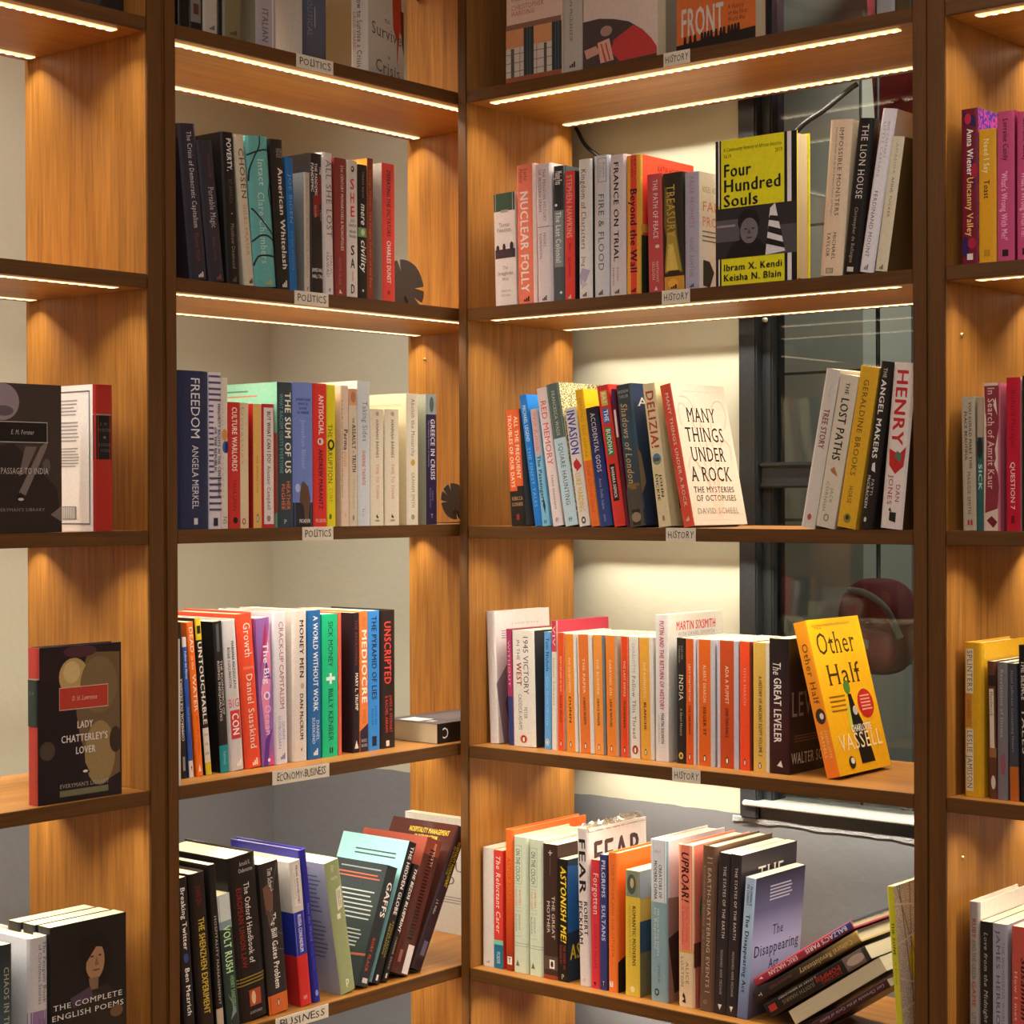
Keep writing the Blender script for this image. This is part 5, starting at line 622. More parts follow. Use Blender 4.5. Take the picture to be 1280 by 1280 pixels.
('hardcover_book','L',4,'white lilac hardcover with long thin grey red title, fourth shelf left of the corner',-.3719,.052,1.1323,.02777,.2378,.1569,-.0162,0,'#cfc8cc',{'hc':1},[('t','S','CRACK-UP CAPITALISM','#8c4a3c',.06,.64,.4,.72,''),('t','S','QUINN','#7c80a0',.72,.84,.55,.75,''),('t','S','SLOBODIAN','#7c80a0',.68,.9,.25,.45,''),('v','S','#5c6c9c',.93,.97,.4,.75)]),
('hardcover_book','L',4,'thick cream white hardcover with spaced black capitals, fourth shelf left of the corner',-.3337,.052,1.1323,.03129,.2382,.1572,0,0,'#cdc2b8',{'hc':1},[('t','S','MONEY MEN','#26201e',.06,.45,.45,.72,'b'),('e','S','#a89c90',.48,.52,.5,.75),('t','S','DAN McCRUM','#26201e',.55,.86,.45,.68,'b'),('p','S','#26201e',[(.92,.5),(.91,.6),(.94,.57)])]),
('paperback_book','L',4,'deep blue paperback with bold white capitals, fourth shelf left of the corner',-.3011,.052,1.1323,.02794,.2378,.1569,0,0,'#1f5c94',{},[('t','S','A WORLD WITHOUT WORK','#d6dce2',.04,.68,.4,.76,'b'),('t','S','DANIEL','#a8c4dc',.74,.88,.62,.84,'b'),('t','S','SUSSKIND','#a8c4dc',.72,.9,.3,.52,'b'),('v','S','#d6dce2',.93,.975,.4,.75)]),
('paperback_book','L',4,'bright emerald green paperback with black title and white cross, fourth shelf left of the corner',-.269,.052,1.1323,.03429,.2298,.1517,0,0,'#16b27c',{},[('t','S','SICK MONEY','#12261c',.05,.37,.36,.66,''),('r','S','#cfe6da',.415,.49,.44,.58),('r','S','#cfe6da',.44,.465,.22,.8),('t','S','BILLY KENBER','#12261c',.52,.89,.36,.66,''),('r','S','#12261c',.935,.975,.42,.5),('r','S','#12261c',.935,.975,.56,.64)]),
('paperback_book','L',4,'sliver of a slim coral paperback beside the emerald one, fourth shelf left of the corner',-.2337,.052,1.1323,.007402,.2311,.1525,0,0,'#cb5a40',{},[]),
('book','L',4,'black plum book with a text covered side and white capitals, fourth shelf',-.2009,.052,1.1323,.01579,.229,.1511,0,0,'#211a20',{'L':'#241c22'},[('t','S','THE RECKONING','#8c3a34',.05,.38,.35,.7,'s'),('t','S','MARY L. TRUMP','#e2dad4',.43,.7,.35,.75,'b'),('p','S','#cfc6c0',[(.97,.2),(.91,.5),(.97,.8)]),('l','L','#7c7478',.2,.75,.15,.24,4),('l','L','#7c7478',.2,.8,.3,.42,6),('l','L','#7c7478',.2,.7,.48,.56,4),('l','L','#7c7478',.2,.7,.62,.66,3)]),
('paperback_book','L',4,'orange and navy paperback with large white capitals, fourth shelf left of the corner',-.1848,.052,1.1323,.0195,.2308,.1523,0,0,'#d9793c',{},[('p','S','#2a2436',[(1,0),(.85,0),(.82,.6),(.8,1),(1,1)]),('t','S','IJEOMA OLUO','#a8542a',.04,.11,.3,.7,'s'),('t','S','MEDIOCRE','#f2e2d2',.13,.66,.25,.82,'b'),('t','S','AMERICA','#b35c30',.7,.8,.3,.7,'s'),('t','S','BASIC','#c9c0c8',.91,.93,.15,.85,'hs'),('t','S','BOOKS','#c9c0c8',.945,.965,.15,.85,'hs')]),
('paperback_book','L',4,'cobalt blue paperback with black capitals, fourth shelf left of the corner',-.1647,.052,1.1323,.02657,.2303,.152,0,0,'#3584cf',{},[('t','S','THE PYRAMID OF LIES','#14243a',.04,.64,.3,.72,'b'),('t','S','DUNCAN','#1d4476',.68,.82,.55,.72,'s'),('t','S','MAVIN','#1d4476',.7,.82,.25,.42,'s'),('r','S','#14243a',.9,.97,.3,.7)]),
('hardcover_book','L',4,'black hardcover with large scarlet capitals at the row end, fourth shelf left of the corner',-.1374,.052,1.1323,.03849,.2297,.1516,0,0,'#261d1b',{'hc':1},[('t','S','UNSCRIPTED','#d2443a',.08,.54,.28,.68,'b'),('t','S','JAMES B. STEWART','#b33a30',.62,.89,.58,.74,'b'),('t','S','& RACHEL ABRAMS','#b33a30',.62,.89,.32,.48,'b'),('r','S','#cfc8c0',.945,.985,.36,.56)]),
('paperback_book','L',5,'black paperback with bold white words nearest the left post, bottom shelf left of the corner',-.5831,.02,.7544,.02005,.2396,.1581,-.07034,0,'#1f1b1a',{},[('t','S','Breaking Twitter','#e2dcd6',.06,.45,.35,.75,'b'),('e','S','#33487c',.47,.53,.3,.75),('t','S','Ben Mezrich','#e2dcd6',.56,.86,.35,.75,'b')]),
('hardcover_book','L',5,'black brown hardcover with tall yellow condensed title, bottom shelf left of the corner',-.5545,.02,.7544,.02967,.2419,.1597,-.08108,0,'#241a17',{'hc':1},[('t','S','JUAN DU','#7c2420',.08,.2,.35,.65,'s'),('t','S','THE SHENZHEN EXPERIMENT','#c2a83c',.28,.88,.35,.72,'b')]),
('paperback_book','L',5,'slim black paperback with spaced white capitals and photo foot, bottom shelf left of the corner',-.521,.02,.7544,.01328,.2506,.16,-.06684,0,'#1d1917',{},[('t','S','HOSPITALITY MANAGEMENT','#bdb4aa',.31,.85,.4,.7,'s'),('r','S','#b9a58c',.87,1,0,1)]),
('paperback_book','L',5,'short pale topped paperback with green title and grassy photo, bottom shelf left of the corner',-.5012,.02,.7544,.0245,.2019,.1332,-.09816,0,'#2a3a34',{'R':'#202a26'},[('r','S','#c3c9c4',0,.2,0,1),('r','S','#7c8f94',.2,.26,0,1),('t','S','VOLT RUSH','#b9dca0',.24,.6,.25,.8,'b'),('t','S','HENRY SANDERSON','#7ca878',.62,.9,.5,.8,'b'),('p','S','#7c8c86',[(.75,.2),(.85,.6),(.95,.3),(.9,.8),(.8,.5)])]),
('hardcover_book','L',5,'very thick black hardcover with gold bands and red white title, bottom shelf',-.4754,.02,.7544,.05663,.2543,.16,-.1026,0,'#1c1716',{'hc':1},[('t','S','Arnold K.','#c9c0b8',.04,.065,.4,.8,'hs'),('t','S','Oxbourne','#c9c0b8',.08,.105,.35,.85,'hs'),('t','S','The Oxford Handbook of','#e2dad2',.17,.66,.5,.68,'s'),('t','S','EUROPEAN UNION LAW','#8c241f',.19,.68,.22,.4,'s'),('r','S','#8c7a2c',.735,.742,0,1),('r','S','#8c7a2c',.755,.762,0,1),('r','S','#8c7a2c',.775,.782,0,1),('r','S','#a8482c',.82,.92,.38,.78),('e','S','#d8b48c',.83,.91,.45,.6),('t','S','OXFORD','#bdb4ac',.95,.965,.35,.8,'hs')]),
('paperback_book','L',5,'charcoal paperback with pale words and an orange foot, bottom shelf left of the corner',-.4161,.02,.7544,.03955,.2361,.1558,-.09242,0,'#2b2624',{},[('r','S','#c9622c',.875,1,0,1),('t','S','Tim Schwab','#c9c0b8',.04,.2,.4,.65,'b'),('t','S','The Bill Gates Problem','#e6ded6',.34,.84,.4,.68,'b'),('p','S','#6b4a3c',[(.16,.1),(.14,.4),(.22,.6),(.32,.55),(.34,.2)]),('p','S','#4a3c38',[(.3,.2),(.36,.6),(.42,.3)]),('g','S',.9,.96,.4,.6,None),('q','S','#6b645e',.012,[(.02,.9),(.2,.6),(.45,.5)]),('q','S','#6b645e',.012,[(.5,1),(.45,.6),(.3,.4)]),('q','S','#6b645e',.012,[(.6,1),(.55,.5),(.35,.3)])]),
('paperback_book','L',5,'white blue and red banded paperback with boxed capitals, bottom shelf left of the corner',-.3508,.02,.7544,.02337,.2304,.1521,-.1032,0,'#c9c2b8',{},[('r','S','#27339a',.35,.65,0,1),('r','S','#c42c2a',.65,1,0,1),('r','S','#d8d2c8',.02,.31,.25,.78),('t','S','MIKHAIL KHODORKOVSKY','#26221f',.03,.3,.5,.7,'b'),('t','S','WITH MARTIN SIXSMITH','#5c544e',.08,.26,.3,.4,'s'),('t','S','RUSSIA CONUNDRUM','#e2dce0',.37,.63,.35,.65,'b'),('t','S','WH','#e8c8bc',.93,.96,.3,.65,'hs'),('r','L','#27339a',0,1,.35,.65),('r','L','#c42c2a',0,1,.65,1),('r','L','#4a4a50',.3,.6,.1,.13),('r','L','#4a4a50',.3,.6,.17,.2)]),
('hardcover_book','L',5,'indigo hardcover with glossy wraparound jacket behind banded one, bottom shelf left of the corner',-.3219,.02,.7544,.0149,.2466,.16,-.1258,0,'#262488',{'hc':1,'L':'#2b2a84'},[('t','S','How the World','#7c84cc',.35,.6,.35,.65,'s'),('t','S','Really Works','#4a50b0',.62,.8,.35,.65,'s'),('e','S','#8c94d4',.92,.96,.3,.7)]),
('paperback_book','L',5,'sage green paperback with tilted white box and grey side, bottom shelf left of the corner',-.2619,.02,.7544,.03165,.2186,.1443,-.1702,0,'#929c70',{'L':'#a9aaac'},[('t','S','RAY','#d8dcc0',.03,.08,.4,.6,'hs'),('t','S','MARTIN','#d8dcc0',.12,.14,.3,.75,'hs'),('p','S','#d9d6c4',[(.22,.55),(.2,.9),(.36,.85),(.38,.5)]),('t','S','WRONG WITH','#4a5040',.23,.35,.72,.8,'b'),('t','S','ECONOMICS','#4a5040',.23,.35,.6,.68,'b'),('r','S','#d8dcc0',.4,.44,.4,.65),('t','S','p','#d8dcc0',.88,.94,.4,.65,'hb'),('l','L','#6b6c70',.2,.9,.1,.4,9),('l','L','#6b6c70',.2,.9,.45,.75,9),('l','L','#8c4a44',.3,.8,.05,.06,1)]),
('paperback_book','L',5,'dark slate paperback with a text covered back leaning right, bottom shelf left of the corner',-.2023,.02,.7544,.02484,.1966,.1297,.376,0,'#2b3032',{'L':'#2d3436'},[('t','S','GAFFS','#e2dcd4',.13,.43,.4,.85,'b'),('t','S','RORY BLACK','#b8482c',.6,.88,.3,.55,'b'),('r','S','#c9c4bc',.93,.97,.3,.8),('l','L','#8a9092',.2,.95,.05,.08,1),('l','L','#b35c44',.15,.95,.1,.16,2),('l','L','#a9adac',.2,.92,.24,.5,7),('l','L','#a9adac',.2,.85,.56,.72,5),('p','L','#a85a4a',[(.2,.82),(.6,.76),(1,.74),(1,.76),(.6,.78),(.2,.84)])]),
('paperback_book','L',5,'tall black paperback whose pale teal back shows above the slate one, bottom shelf',-.1748,.02,.7544,.01893,.2351,.1552,.3983,0,'#1c1a1c',{'L':'#8bbfbe'},[('t','S','THE HIDDEN GLOBE','#dcd6d0',.03,.52,.35,.75,'b'),('t','S','ATOSSA ARAXIA','#a89c4a',.56,.82,.55,.75,'s'),('t','S','ABRAHAMIAN','#a89c4a',.58,.8,.25,.45,'s'),('r','S','#dcd6d0',.94,.98,.35,.6),('l','L','#3a4a4c',.25,.9,.1,.16,2)]),
('paperback_book','L',5,'shorter black paperback with heavy white italic capitals, bottom shelf left of the corner',-.1568,.02,.7544,.01244,.1957,.1292,.4132,0,'#1d1816',{},[('t','S','THE BEZOS BLUEPRINT','#e2dcd4',.03,.58,.3,.8,'bi'),('t','S','CARMINE GALLO','#a89c94',.62,.9,.35,.65,'s'),('r','S','#c9c0b8',.93,.97,.35,.6)]),
('book','L',5,'thick brown glossy book with a comb of dark ticks on its spine, bottom shelf',-.1075,.02,.7544,.03902,.2274,.1501,.3954,0,'#4a2722',{'L':'#8c4436','gloss':1},[('r','S','#7c3a2c',0,.12,0,1),('t','S','HOSPITALITY','#d8c0a8',.03,.2,.55,.68,'s'),('r','S','#cfc8c4',.78,.99,.55,.95),('r','S','#8c5a50',.83,.92,.12,.3),('r','S','#241412',.08,.09,.35,.65),('r','S','#241412',.105,.115,.35,.65),('r','S','#241412',.13,.14,.35,.65),('r','S','#241412',.155,.165,.35,.65),('r','S','#241412',.18,.19,.35,.65),('r','S','#241412',.205,.215,.35,.65),('r','S','#241412',.23,.24,.35,.65),('r','S','#241412',.255,.265,.35,.65),('r','S','#241412',.28,.29,.35,.65),('r','S','#241412',.305,.315,.35,.65),('r','S','#241412',.33,.34,.35,.65),('r','S','#241412',.355,.365,.35,.65),('r','S','#241412',.38,.39,.35,.65),('r','S','#241412',.405,.415,.35,.65),('r','S','#241412',.43,.44,.35,.65),('r','S','#241412',.455,.465,.35,.65),('r','S','#241412',.48,.49,.35,.65),('r','S','#241412',.505,.515,.35,.65),('r','S','#241412',.53,.54,.35,.65),('r','S','#241412',.555,.565,.35,.65),('r','S','#241412',.58,.59,.35,.65),('r','S','#241412',.605,.615,.35,.65),('r','S','#241412',.63,.64,.35,.65),('r','S','#241412',.655,.665,.35,.65),('r','S','#241412',.68,.69,.35,.65),('r','S','#241412',.705,.715,.35,.65),('r','S','#241412',.73,.74,.35,.65)]),
('hardcover_book','L',5,'big glossy brown hardcover with yellow title leaning on corner panel, bottom shelf',-.07385,.02,.7544,.02558,.251,.155,.4937,0,'#2f2024',{'hc':1,'L':'#45241f','gloss':1},[('t','S','HOSPITALITY MANAGEMENT','#c9b43a',.1,.42,.45,.72,'b'),('t','S','AN INTRODUCTION','#c9b43a',.14,.34,.2,.4,'s'),('t','S','J. R. Walker','#c9c0b8',.52,.62,.2,.4,'s'),('r','S','#5c5468',.8,.9,.3,.7),('t','L','HOSPITALITY MANAGEMENT','#c2a83a',.3,.9,.05,.085,'b'),('t','L','AN INTRODUCTION','#c2a83a',.4,.75,.1,.125,'b')]),
('book','L',5,'plain white face-out book in the dim corner behind the brown one, bottom shelf',.186,.283,.7544,.02,.2116,.16,0,-180,'#c4beb4',{},[('t','R','SARAH','#8c8880',.4,.95,.09,.13,'s'),('t','R','YOU','#6b665e',.4,.95,.38,.46,'s'),('t','R','SO','#6b665e',.45,.8,.5,.58,'s'),('l','R','#8c8880',.4,.9,.68,.75,3),('e','R','#4a463e',.45,.5,.6,.63),('e','R','#4a463e',.6,.65,.61,.64),('t','S','SARAH','#8c8880',.05,.2,.3,.5,'s')]),
('book','LL',1,'dark brown book just showing at the top edge of photo, top shelf far left',-.7052,.05,2.2343,.04355,.1684,.1111,0,0,'#1f1712',{},[]),
('hardcover_book','LL',3,'sepia portrait face-out hardcover with black name box, third shelf far left',-.964,.034,1.5037,.03,.2001,.1546,0,-90,'#3d332c',{'hc':1},[('p','R','#241c18',[(0,0),(.2,0),(.3,.35),(0,.5)]),('e','R','#8a7a7c',.2,.56,-0,.25),('e','R','#5c5052',.3,.5,.15,.22),('p','R','#2a221e',[(.1,.45),(.5,.4),(.95,.7),(1,1),(0,1)]),('p','R','#6b5c56',[(.62,.42),(.74,.42),(.62,.6),(.55,.62)]),('p','R','#75665f',[(.55,.73),(.78,.42),(.86,.38),(.84,.43),(.62,.75)]),('e','R','#5c504a',.8,.88,.5,.6),('p','R','#6e6058',[(.88,.88),(1,.82),(1,.93)]),('r','R','#b9b0a6',.14,.85,.255,.395),('r','R','#1c1816',.145,.845,.26,.39),('t','R','E. M. Forster','#b9b0a6',.47,.71,.31,.34,'is'),('t','R','A PASSAGE TO INDIA','#b9aea4',.31,.86,.565,.605,'s'),('p','S','#1c1816',[(.1,.1),(.2,.2)]),('p','R','#14110f',[(.52,.79),(.62,.79),(.57,.725)]),('e','R','#b9b0a6',.54,.6,.765,.785),('t','R',"EVERYMAN'S LIBRARY",'#8c8078',.3,.82,.835,.855,'s')]),
('book','LL',3,'red spined copy with black band and white text covered back, third shelf far left',-.7525,.006,1.5037,.03346,.2046,.145,0,0,'#a5291f',{'hc':1,'L':'#d0ccca'},[('r','S','#191513',.21,.51,0,1),('r','S','#8c7a6c',.2,.21,0,1),('t','S','E. M.','#6b6258',.26,.28,.3,.7,'hs'),('t','S','FORSTER','#6b6258',.3,.32,.2,.85,'hs'),('e','S','#6b6258',.35,.37,.45,.6),('t','S','A PASSAGE','#6b6258',.4,.42,.2,.85,'hs'),('t','S','TO INDIA','#6b6258',.44,.46,.3,.8,'hs'),('r','L','#5c5c60',0,.93,.04,.05),('r','L','#5c5c60',.92,.935,.04,.955),('r','L','#5c5c60',0,.93,.945,.955),('l','L','#8c8a8c',.2,.75,.1,.22,5),('l','L','#8c8a8c',.2,.78,.25,.4,6),('l','L','#8c8a8c',.2,.78,.43,.57,7),('r','L','#6b6b6e',.5,.72,.83,.92),('r','L','#d9d6d4',.51,.517,.835,.915),('r','L','#d9d6d4',.53,.537,.835,.915),('r','L','#d9d6d4',.55,.557,.835,.915),('r','L','#d9d6d4',.57,.577,.835,.915),('r','L','#d9d6d4',.59,.597,.835,.915),('r','L','#d9d6d4',.61,.617,.835,.915),('r','L','#d9d6d4',.63,.637,.835,.915),('r','L','#d9d6d4',.65,.657,.835,.915),('r','L','#d9d6d4',.67,.677,.835,.915),('r','L','#d9d6d4',.69,.697,.835,.915)]),
('hardcover_book','LL',4,'dark floral face-out hardcover with red name panel and red spine, fourth shelf far left',-.8454,.036,1.1323,.024,.2146,.1419,0,-90,'#241b1f',{'hc':1,'spine':'#96342e'},[('p','R','#6b5438',[(.42,.32),(.6,.05),(.98,.06),(.98,.85),(.8,.9),(.6,.78),(.5,.6)]),('e','R','#b3955c',.25,.6,.08,.32),('e','R','#c9ad74',.3,.5,.1,.24),('e','R','#75603f',.5,.95,.08,.45),('e','R','#8f774c',.55,.92,.5,.92),('e','R','#3a2c22',.85,1,.55,.72),('e','R','#4a3a2c',0,.2,.55,.75),('e','R','#4a2c30',.3,.7,0,.08),('p','R','#1c161a',[(0,.2),(.25,.25),(.45,.4),(.5,.85),(.6,1),(0,1)]),('e','R','#4a3c30',.02,.2,.6,.72),('r','R','#c9a890',.25,.835,.265,.412),('r','R','#b0392c',.255,.83,.27,.407),('t','R','D. H. Lawrence','#d8b49c',.4,.7,.325,.355,'is'),('t','R','LADY','#d6ccc0',.46,.65,.49,.535,'b'),('t','R',"CHATTERLEY'S",'#d6ccc0',.27,.83,.575,.62,'b'),('t','R','LOVER','#d6ccc0',.44,.68,.655,.7,'b'),('p','R','#14110f',[(.5,.83),(.61,.83),(.555,.765)]),('e','R','#d8d0c4',.525,.585,.808,.826),('t','R',"EVERYMAN'S LIBRARY",'#a89c8c',.25,.84,.885,.91,'s'),('r','R','#6e6a4c',.25,.83,.925,.965),('r','S','#26302c',.2,.5,0,1),('r','S','#8c7a6c',.195,.205,0,1),('t','S','D H','#6b6a58',.28,.3,.3,.7,'hs')]),
('book','LL',5,'dark green black book with long serif capitals at the frame edge, bottom shelf far left',-.9079,.012,.7544,.01901,.2,.132,0,0,'#2a3434',{'R':'#2a2f2f'},[('t','S','CHAOS IN THE HEAVENS','#b5b49a',.15,.9,.35,.75,'s'),('G','#262c2c;#3a4a4c;#3c4a4e')]),
('hardcover_book','LL',5,'white and lilac hardcover with glossy white side, bottom shelf far left',-.8626,.012,.7544,.03283,.2,.132,0,0,'#bdb8b8',{'hc':1,'L':'#c9c9cc','gloss':1},[('r','S','#83698f',.5,1,0,1),('t','S','The Penguin Book','#5c585c',.03,.45,.72,.88,'s'),('t','S','of Christmas Stories','#5c585c',.05,.46,.5,.66,'s'),('t','S','Edited by','#5c4868',.56,.66,.72,.84,'s'),('t','S','Jessica Harrison','#5c4868',.56,.78,.5,.62,'s')]),
('book','LL',5,'rearmost copy behind the hooded portrait book, nearest the back, bottom shelf far left',-.8355,.098,.7544,.028,.21,.1303,0,-90,'#1b1918',{},[]),
('book','LL',5,'middle copy behind the hooded portrait book, only its pages showing, bottom shelf far left',-.8325,.068,.7544,.028,.21,.1303,0,-90,'#1b1918',{},[]),
('book','LL',5,'front copy of three stacked dark face-out books with a hooded portrait, bottom shelf far left',-.8295,.038,.7544,.028,.21,.1303,0,-90,'#1b1918',{},[('e','R','#151212',.42,.8,.094,.468),('p','R','#2a221c',[(.1,.702),(.35,.468),(.75,.452),(.98,.624),(1,.78),(0,.78)]),('e','R','#9c7454',.46,.71,.156,.406),('p','R','#151212',[(.4,.109),(.66,.094),(.74,.203),(.6,.187),(.47,.281),(.46,.39),(.4,.351)]),('e','R','#3a2418',.52,.57,.242,.254),('e','R','#3a2418',.63,.67,.242,.254),('p','R','#7c5840',[(.6,.25),(.64,.312),(.58,.312)]),('e','R','#6b3a2c',.55,.65,.335,.347),('p','R','#7c5c48',[(.5,.39),(.63,.39),(.62,.468),(.52,.468)]),('p','R','#4a3a4c',[(.26,.491),(.52,.445),(.56,.515),(.3,.562)]),('t','R','THE COMPLETE','#dcd4cc',.04,.95,.515,.55,'s'),('t','R','ENGLISH POEMS','#dcd4cc',.02,.97,.581,.616,'s'),('e','R','#6b4c34',.78,.95,.608,.686)]),
('book','RR',1,'black book just showing at top edge beside its post, top shelf far right',.9136,.02,2.233,.02638,.09141,.06033,0,0,'#15110f',{},[]),
('book','RR',1,'dark teal book just showing at the top edge, right end, top shelf far right',.9407,.02,2.233,.04639,.08617,.05687,0,0,'#16211f',{},[]),
('paperback_book','RR',2,'dark red and blue floral paperback with pale bold title, second shelf far right',.9191,.012,1.8671,.02476,.2146,.1416,0,0,'#6b1024',{'R':'#b0407c;#3a2c8c;14'},[('p','S','#2c1850',[(.02,.1),(.05,.8),(.12,.9),(.1,.2)]),('e','S','#b3243c',.03,.1,.2,.6),('p','S','#2c1850',[(.3,.6),(.4,.95),(.5,.7)]),('e','S','#a01c34',.35,.45,.6,1),('e','S','#2c1850',.82,.95,.05,.45),('e','S','#a01c34',.83,.9,.4,.9),('t','S','Anna Wiener','#e8dccc',.13,.43,.35,.72,'b'),('t','S','Uncanny Valley','#e2b060',.44,.82,.35,.72,'b'),('r','S','#d8c8b8',.93,.97,.35,.7)]),
('paperback_book','RR',2,'mustard paperback with pale and black words, second shelf far right',.9451,.012,1.8671,.0255,.1833,.121,0,0,'#cf941a',{},[('t','S','Need I Say','#efe0b4',.07,.33,.3,.6,'s'),('t','S','Toast','#3a2410',.38,.52,.3,.62,'b'),('r','S','#b37c10',.9,.95,.3,.65)]),
('paperback_book','RR',2,'left one of the twin magenta pink paperbacks, second shelf far right',.9722,.012,1.8671,.02492,.2041,.1347,0,0,'#b5446c',{'R':'#8c1c44'},[('t','S','Lorraine Candy','#4a1228',.05,.33,.35,.65,'b'),('t','S',"'What's Wrong With Me?'",'#dc9cb0',.4,.86,.25,.6,'b'),('r','S','#2c1018',.92,.965,.3,.65)]),
('paperback_book','RR',2,'right one, cut by the frame, of the twin magenta pink paperbacks, second shelf far right',1.001,.012,1.8671,.02571,.2002,.1322,0,0,'#b5446c',{'R':'#8c1c44'},[('t','S','Lorraine Candy','#4a1228',.05,.33,.35,.65,'b'),('t','S',"'What's Wrong With Me?'",'#dc9cb0',.4,.86,.25,.6,'b'),('r','S','#2c1018',.92,.965,.3,.65)]),
('paperback_book','RR',3,'greyish beige paperback with two lines of small capitals, third shelf far right',.9189,.016,1.5005,.01967,.1851,.1222,-.01494,0,'#a89a84',{},[('t','S','YOU COULD MAKE THIS','#3a2f24',.04,.54,.55,.75,'b'),('t','S','PLACE BEAUTIFUL','#3a2f24',.11,.48,.22,.42,'b'),('t','S','MAGGIE SMITH','#4a3f30',.56,.88,.38,.62,'s'),('r','S','#a8302c',.92,.96,.35,.5),('r','S','#a8302c',.92,.96,.58,.72)]),
('paperback_book','RR',3,'slim teal paperback with photo top beside the beige one, third shelf far right',.9393,.016,1.5005,.009524,.1837,.1212,0,0,'#2c5450',{},[('r','S','#a08c74',0,.3,0,1),('e','S','#26201e',.3,.46,.1,.9),('t','S','SICK','#a8bcb0',.5,.7,.3,.85,'b')]),
('paperback_book','RR',3,'cream paperback with maroon leaf pattern and long serif title, third shelf far right',.9493,.016,1.5005,.02431,.2028,.1338,0,0,'#c9b09c',{'R':'#b0566c'},[('p','S','#7c2c34',[(.02,.05),(.02,.95),(.3,.95),(.45,.7),(.7,.95),(.85,.85),(.88,.1),(.4,.2)]),('p','S','#cfb8a4',[(.1,.75),(.15,.6),(.22,.85)]),('p','S','#cfb8a4',[(.5,.8),(.55,.65),(.62,.9)]),('p','S','#cfb8a4',[(.2,.15),(.26,.05),(.3,.2)]),('p','S','#6b2028',[(.93,.2),(.9,.5),(.94,.85),(.98,.6)]),('r','S','#b5606e',0,1,.88,1),('t','S','In Search of Amrit Kaur','#d8b8a8',.03,.72,.28,.66,'s')]),
('hardcover_book','RR',3,'crimson hardcover with pale word on its lower spine, third shelf far right',.9829,.016,1.5005,.02045,.2089,.1379,0,0,'#b0142c',{'R':'#c9b09c'},[('t','S','Richard Flanagan','#6b0c1c',.08,.46,.35,.65,'s'),('t','S','QUESTION 7','#e2c8c0',.55,.86,.32,.62,''),('r','S','#6b0c1c',.9,.95,.35,.6)]),
('book','RR',3,'dark maroon book cut off by the right frame edge, third shelf far right',1.006,.016,1.5005,.02067,.2105,.1389,0,0,'#2a1216',{},[]),
('hardcover_book','RR',4,'yellow hardcover with two white spine label boxes, fourth shelf far right',.9124,.03,1.1302,.02891,.2143,.1414,0,0,'#c9961a',{'hc':1,'R':'#cf9a1e'},[('r','S','#d2c0a0',.04,.33,.1,.5),('t','S','SPLINTERS','#5c5044',.05,.32,.18,.44,'s'),('r','S','#b3742c',.33,.55,0,.42),('t','S','another','#8c4a24',.37,.5,.2,.4,'s'),('r','S','#d2c0a0',.56,.965,.1,.5),('t','S','LESLIE JAMISON','#5c5044',.57,.95,.18,.44,'s')]),
('paperback_book','RR',4,'brown paperback with pale upright label and oval, fourth shelf far right',.9509,.03,1.1302,.01092,.1898,.1253,-.01823,0,'#5c3424',{},[('r','S','#c9b8a0',.2,.63,.2,.8),('t','S','Handwork','#5c4a3c',.22,.4,.3,.7,'s'),('r','S','#2a1c18',.1,.18,0,1),('e','S','#c9b8a0',.83,.93,.25,.85),('r','S','#8c5c34',.63,.7,0,1)]),
('paperback_book','RR',4,'grey paperback with pale title and faint pink ornament, fourth shelf far right',.9625,.03,1.1302,.01504,.1893,.1249,0,0,'#6f696a',{},[('t','S','Revelations of Divine','#a8a2a2',.05,.55,.3,.6,'s'),('e','S','#8c4a54',.66,.82,.3,.8)]),
('paperback_book','RR',4,'slate paperback with a burnt orange foot, fourth shelf far right',.9809,.03,1.1302,.01304,.1884,.1244,-.01694,0,'#3c3c42',{},[('r','S','#b05a1c',.75,1,0,1),('t','S','Hazel Jefferson Consuming Nature','#8c8c94',.05,.65,.35,.6,'s')]),
('hardcover_book','RR',4,'black hardcover cut off by the right frame edge, fourth shelf far right',.9961,.03,1.1302,.01461,.2142,.1414,-.01679,0,'#1a1614',{'hc':1},[('t','S','THE SILENCE','#c9c0b8',.1,.35,.3,.7,'b'),('t','S','TALES','#c9c0b8',.4,.7,.3,.7,'s')]),
('hardcover_book','RR',5,'grey white hardcover with faded brown lettering, bottom shelf far right',.9193,.03,.7538,.01616,.23,.1518,0,0,'#958b84',{'hc':1,'R':'#d2c6b8'},[('t','S','RUBY','#8c4434',.1,.22,.3,.65,'b'),('t','S','AND THE GREEN','#6b6a4a',.23,.47,.3,.65,'b'),('t','S','GAME','#9c4a2c',.48,.64,.3,.65,'b'),('t','S','LITTLE LIVES','#5c5450',.67,.85,.3,.65,'s')]),
('paperback_book','RR',5,'slim black paperback with pale script title, bottom shelf far right',.9362,.03,.7538,.01745,.205,.1353,0,0,'#221d1b',{},[('t','S','Love from the Midnight Hotel','#a89c94',.07,.85,.35,.65,'is')]),
('paperback_book','RR',5,'blue grey paperback with spaced dark capitals, bottom shelf far right',.9547,.03,.7538,.02228,.205,.1353,0,0,'#8f8d96',{},[('t','S','JAMES HERRIOT','#4a4654',.05,.75,.25,.5,'s'),('t','S','THE WONDERFUL WORLD','#6b5c6c',.12,.7,.62,.8,'s')]),
('paperback_book','RR',5,'terracotta red paperback with bold black italic lettering, bottom shelf far right',.9832,.03,.7538,.02696,.205,.1353,0,0,'#b04a3e',{},[('t','S','Susannah Con','#261416',.2,.85,.5,.78,'bi'),('t','S','How I met the one','#d8b0a0',.3,.9,.15,.3,'s')])
]
MADE = [make_book(r) for r in BOOKS]
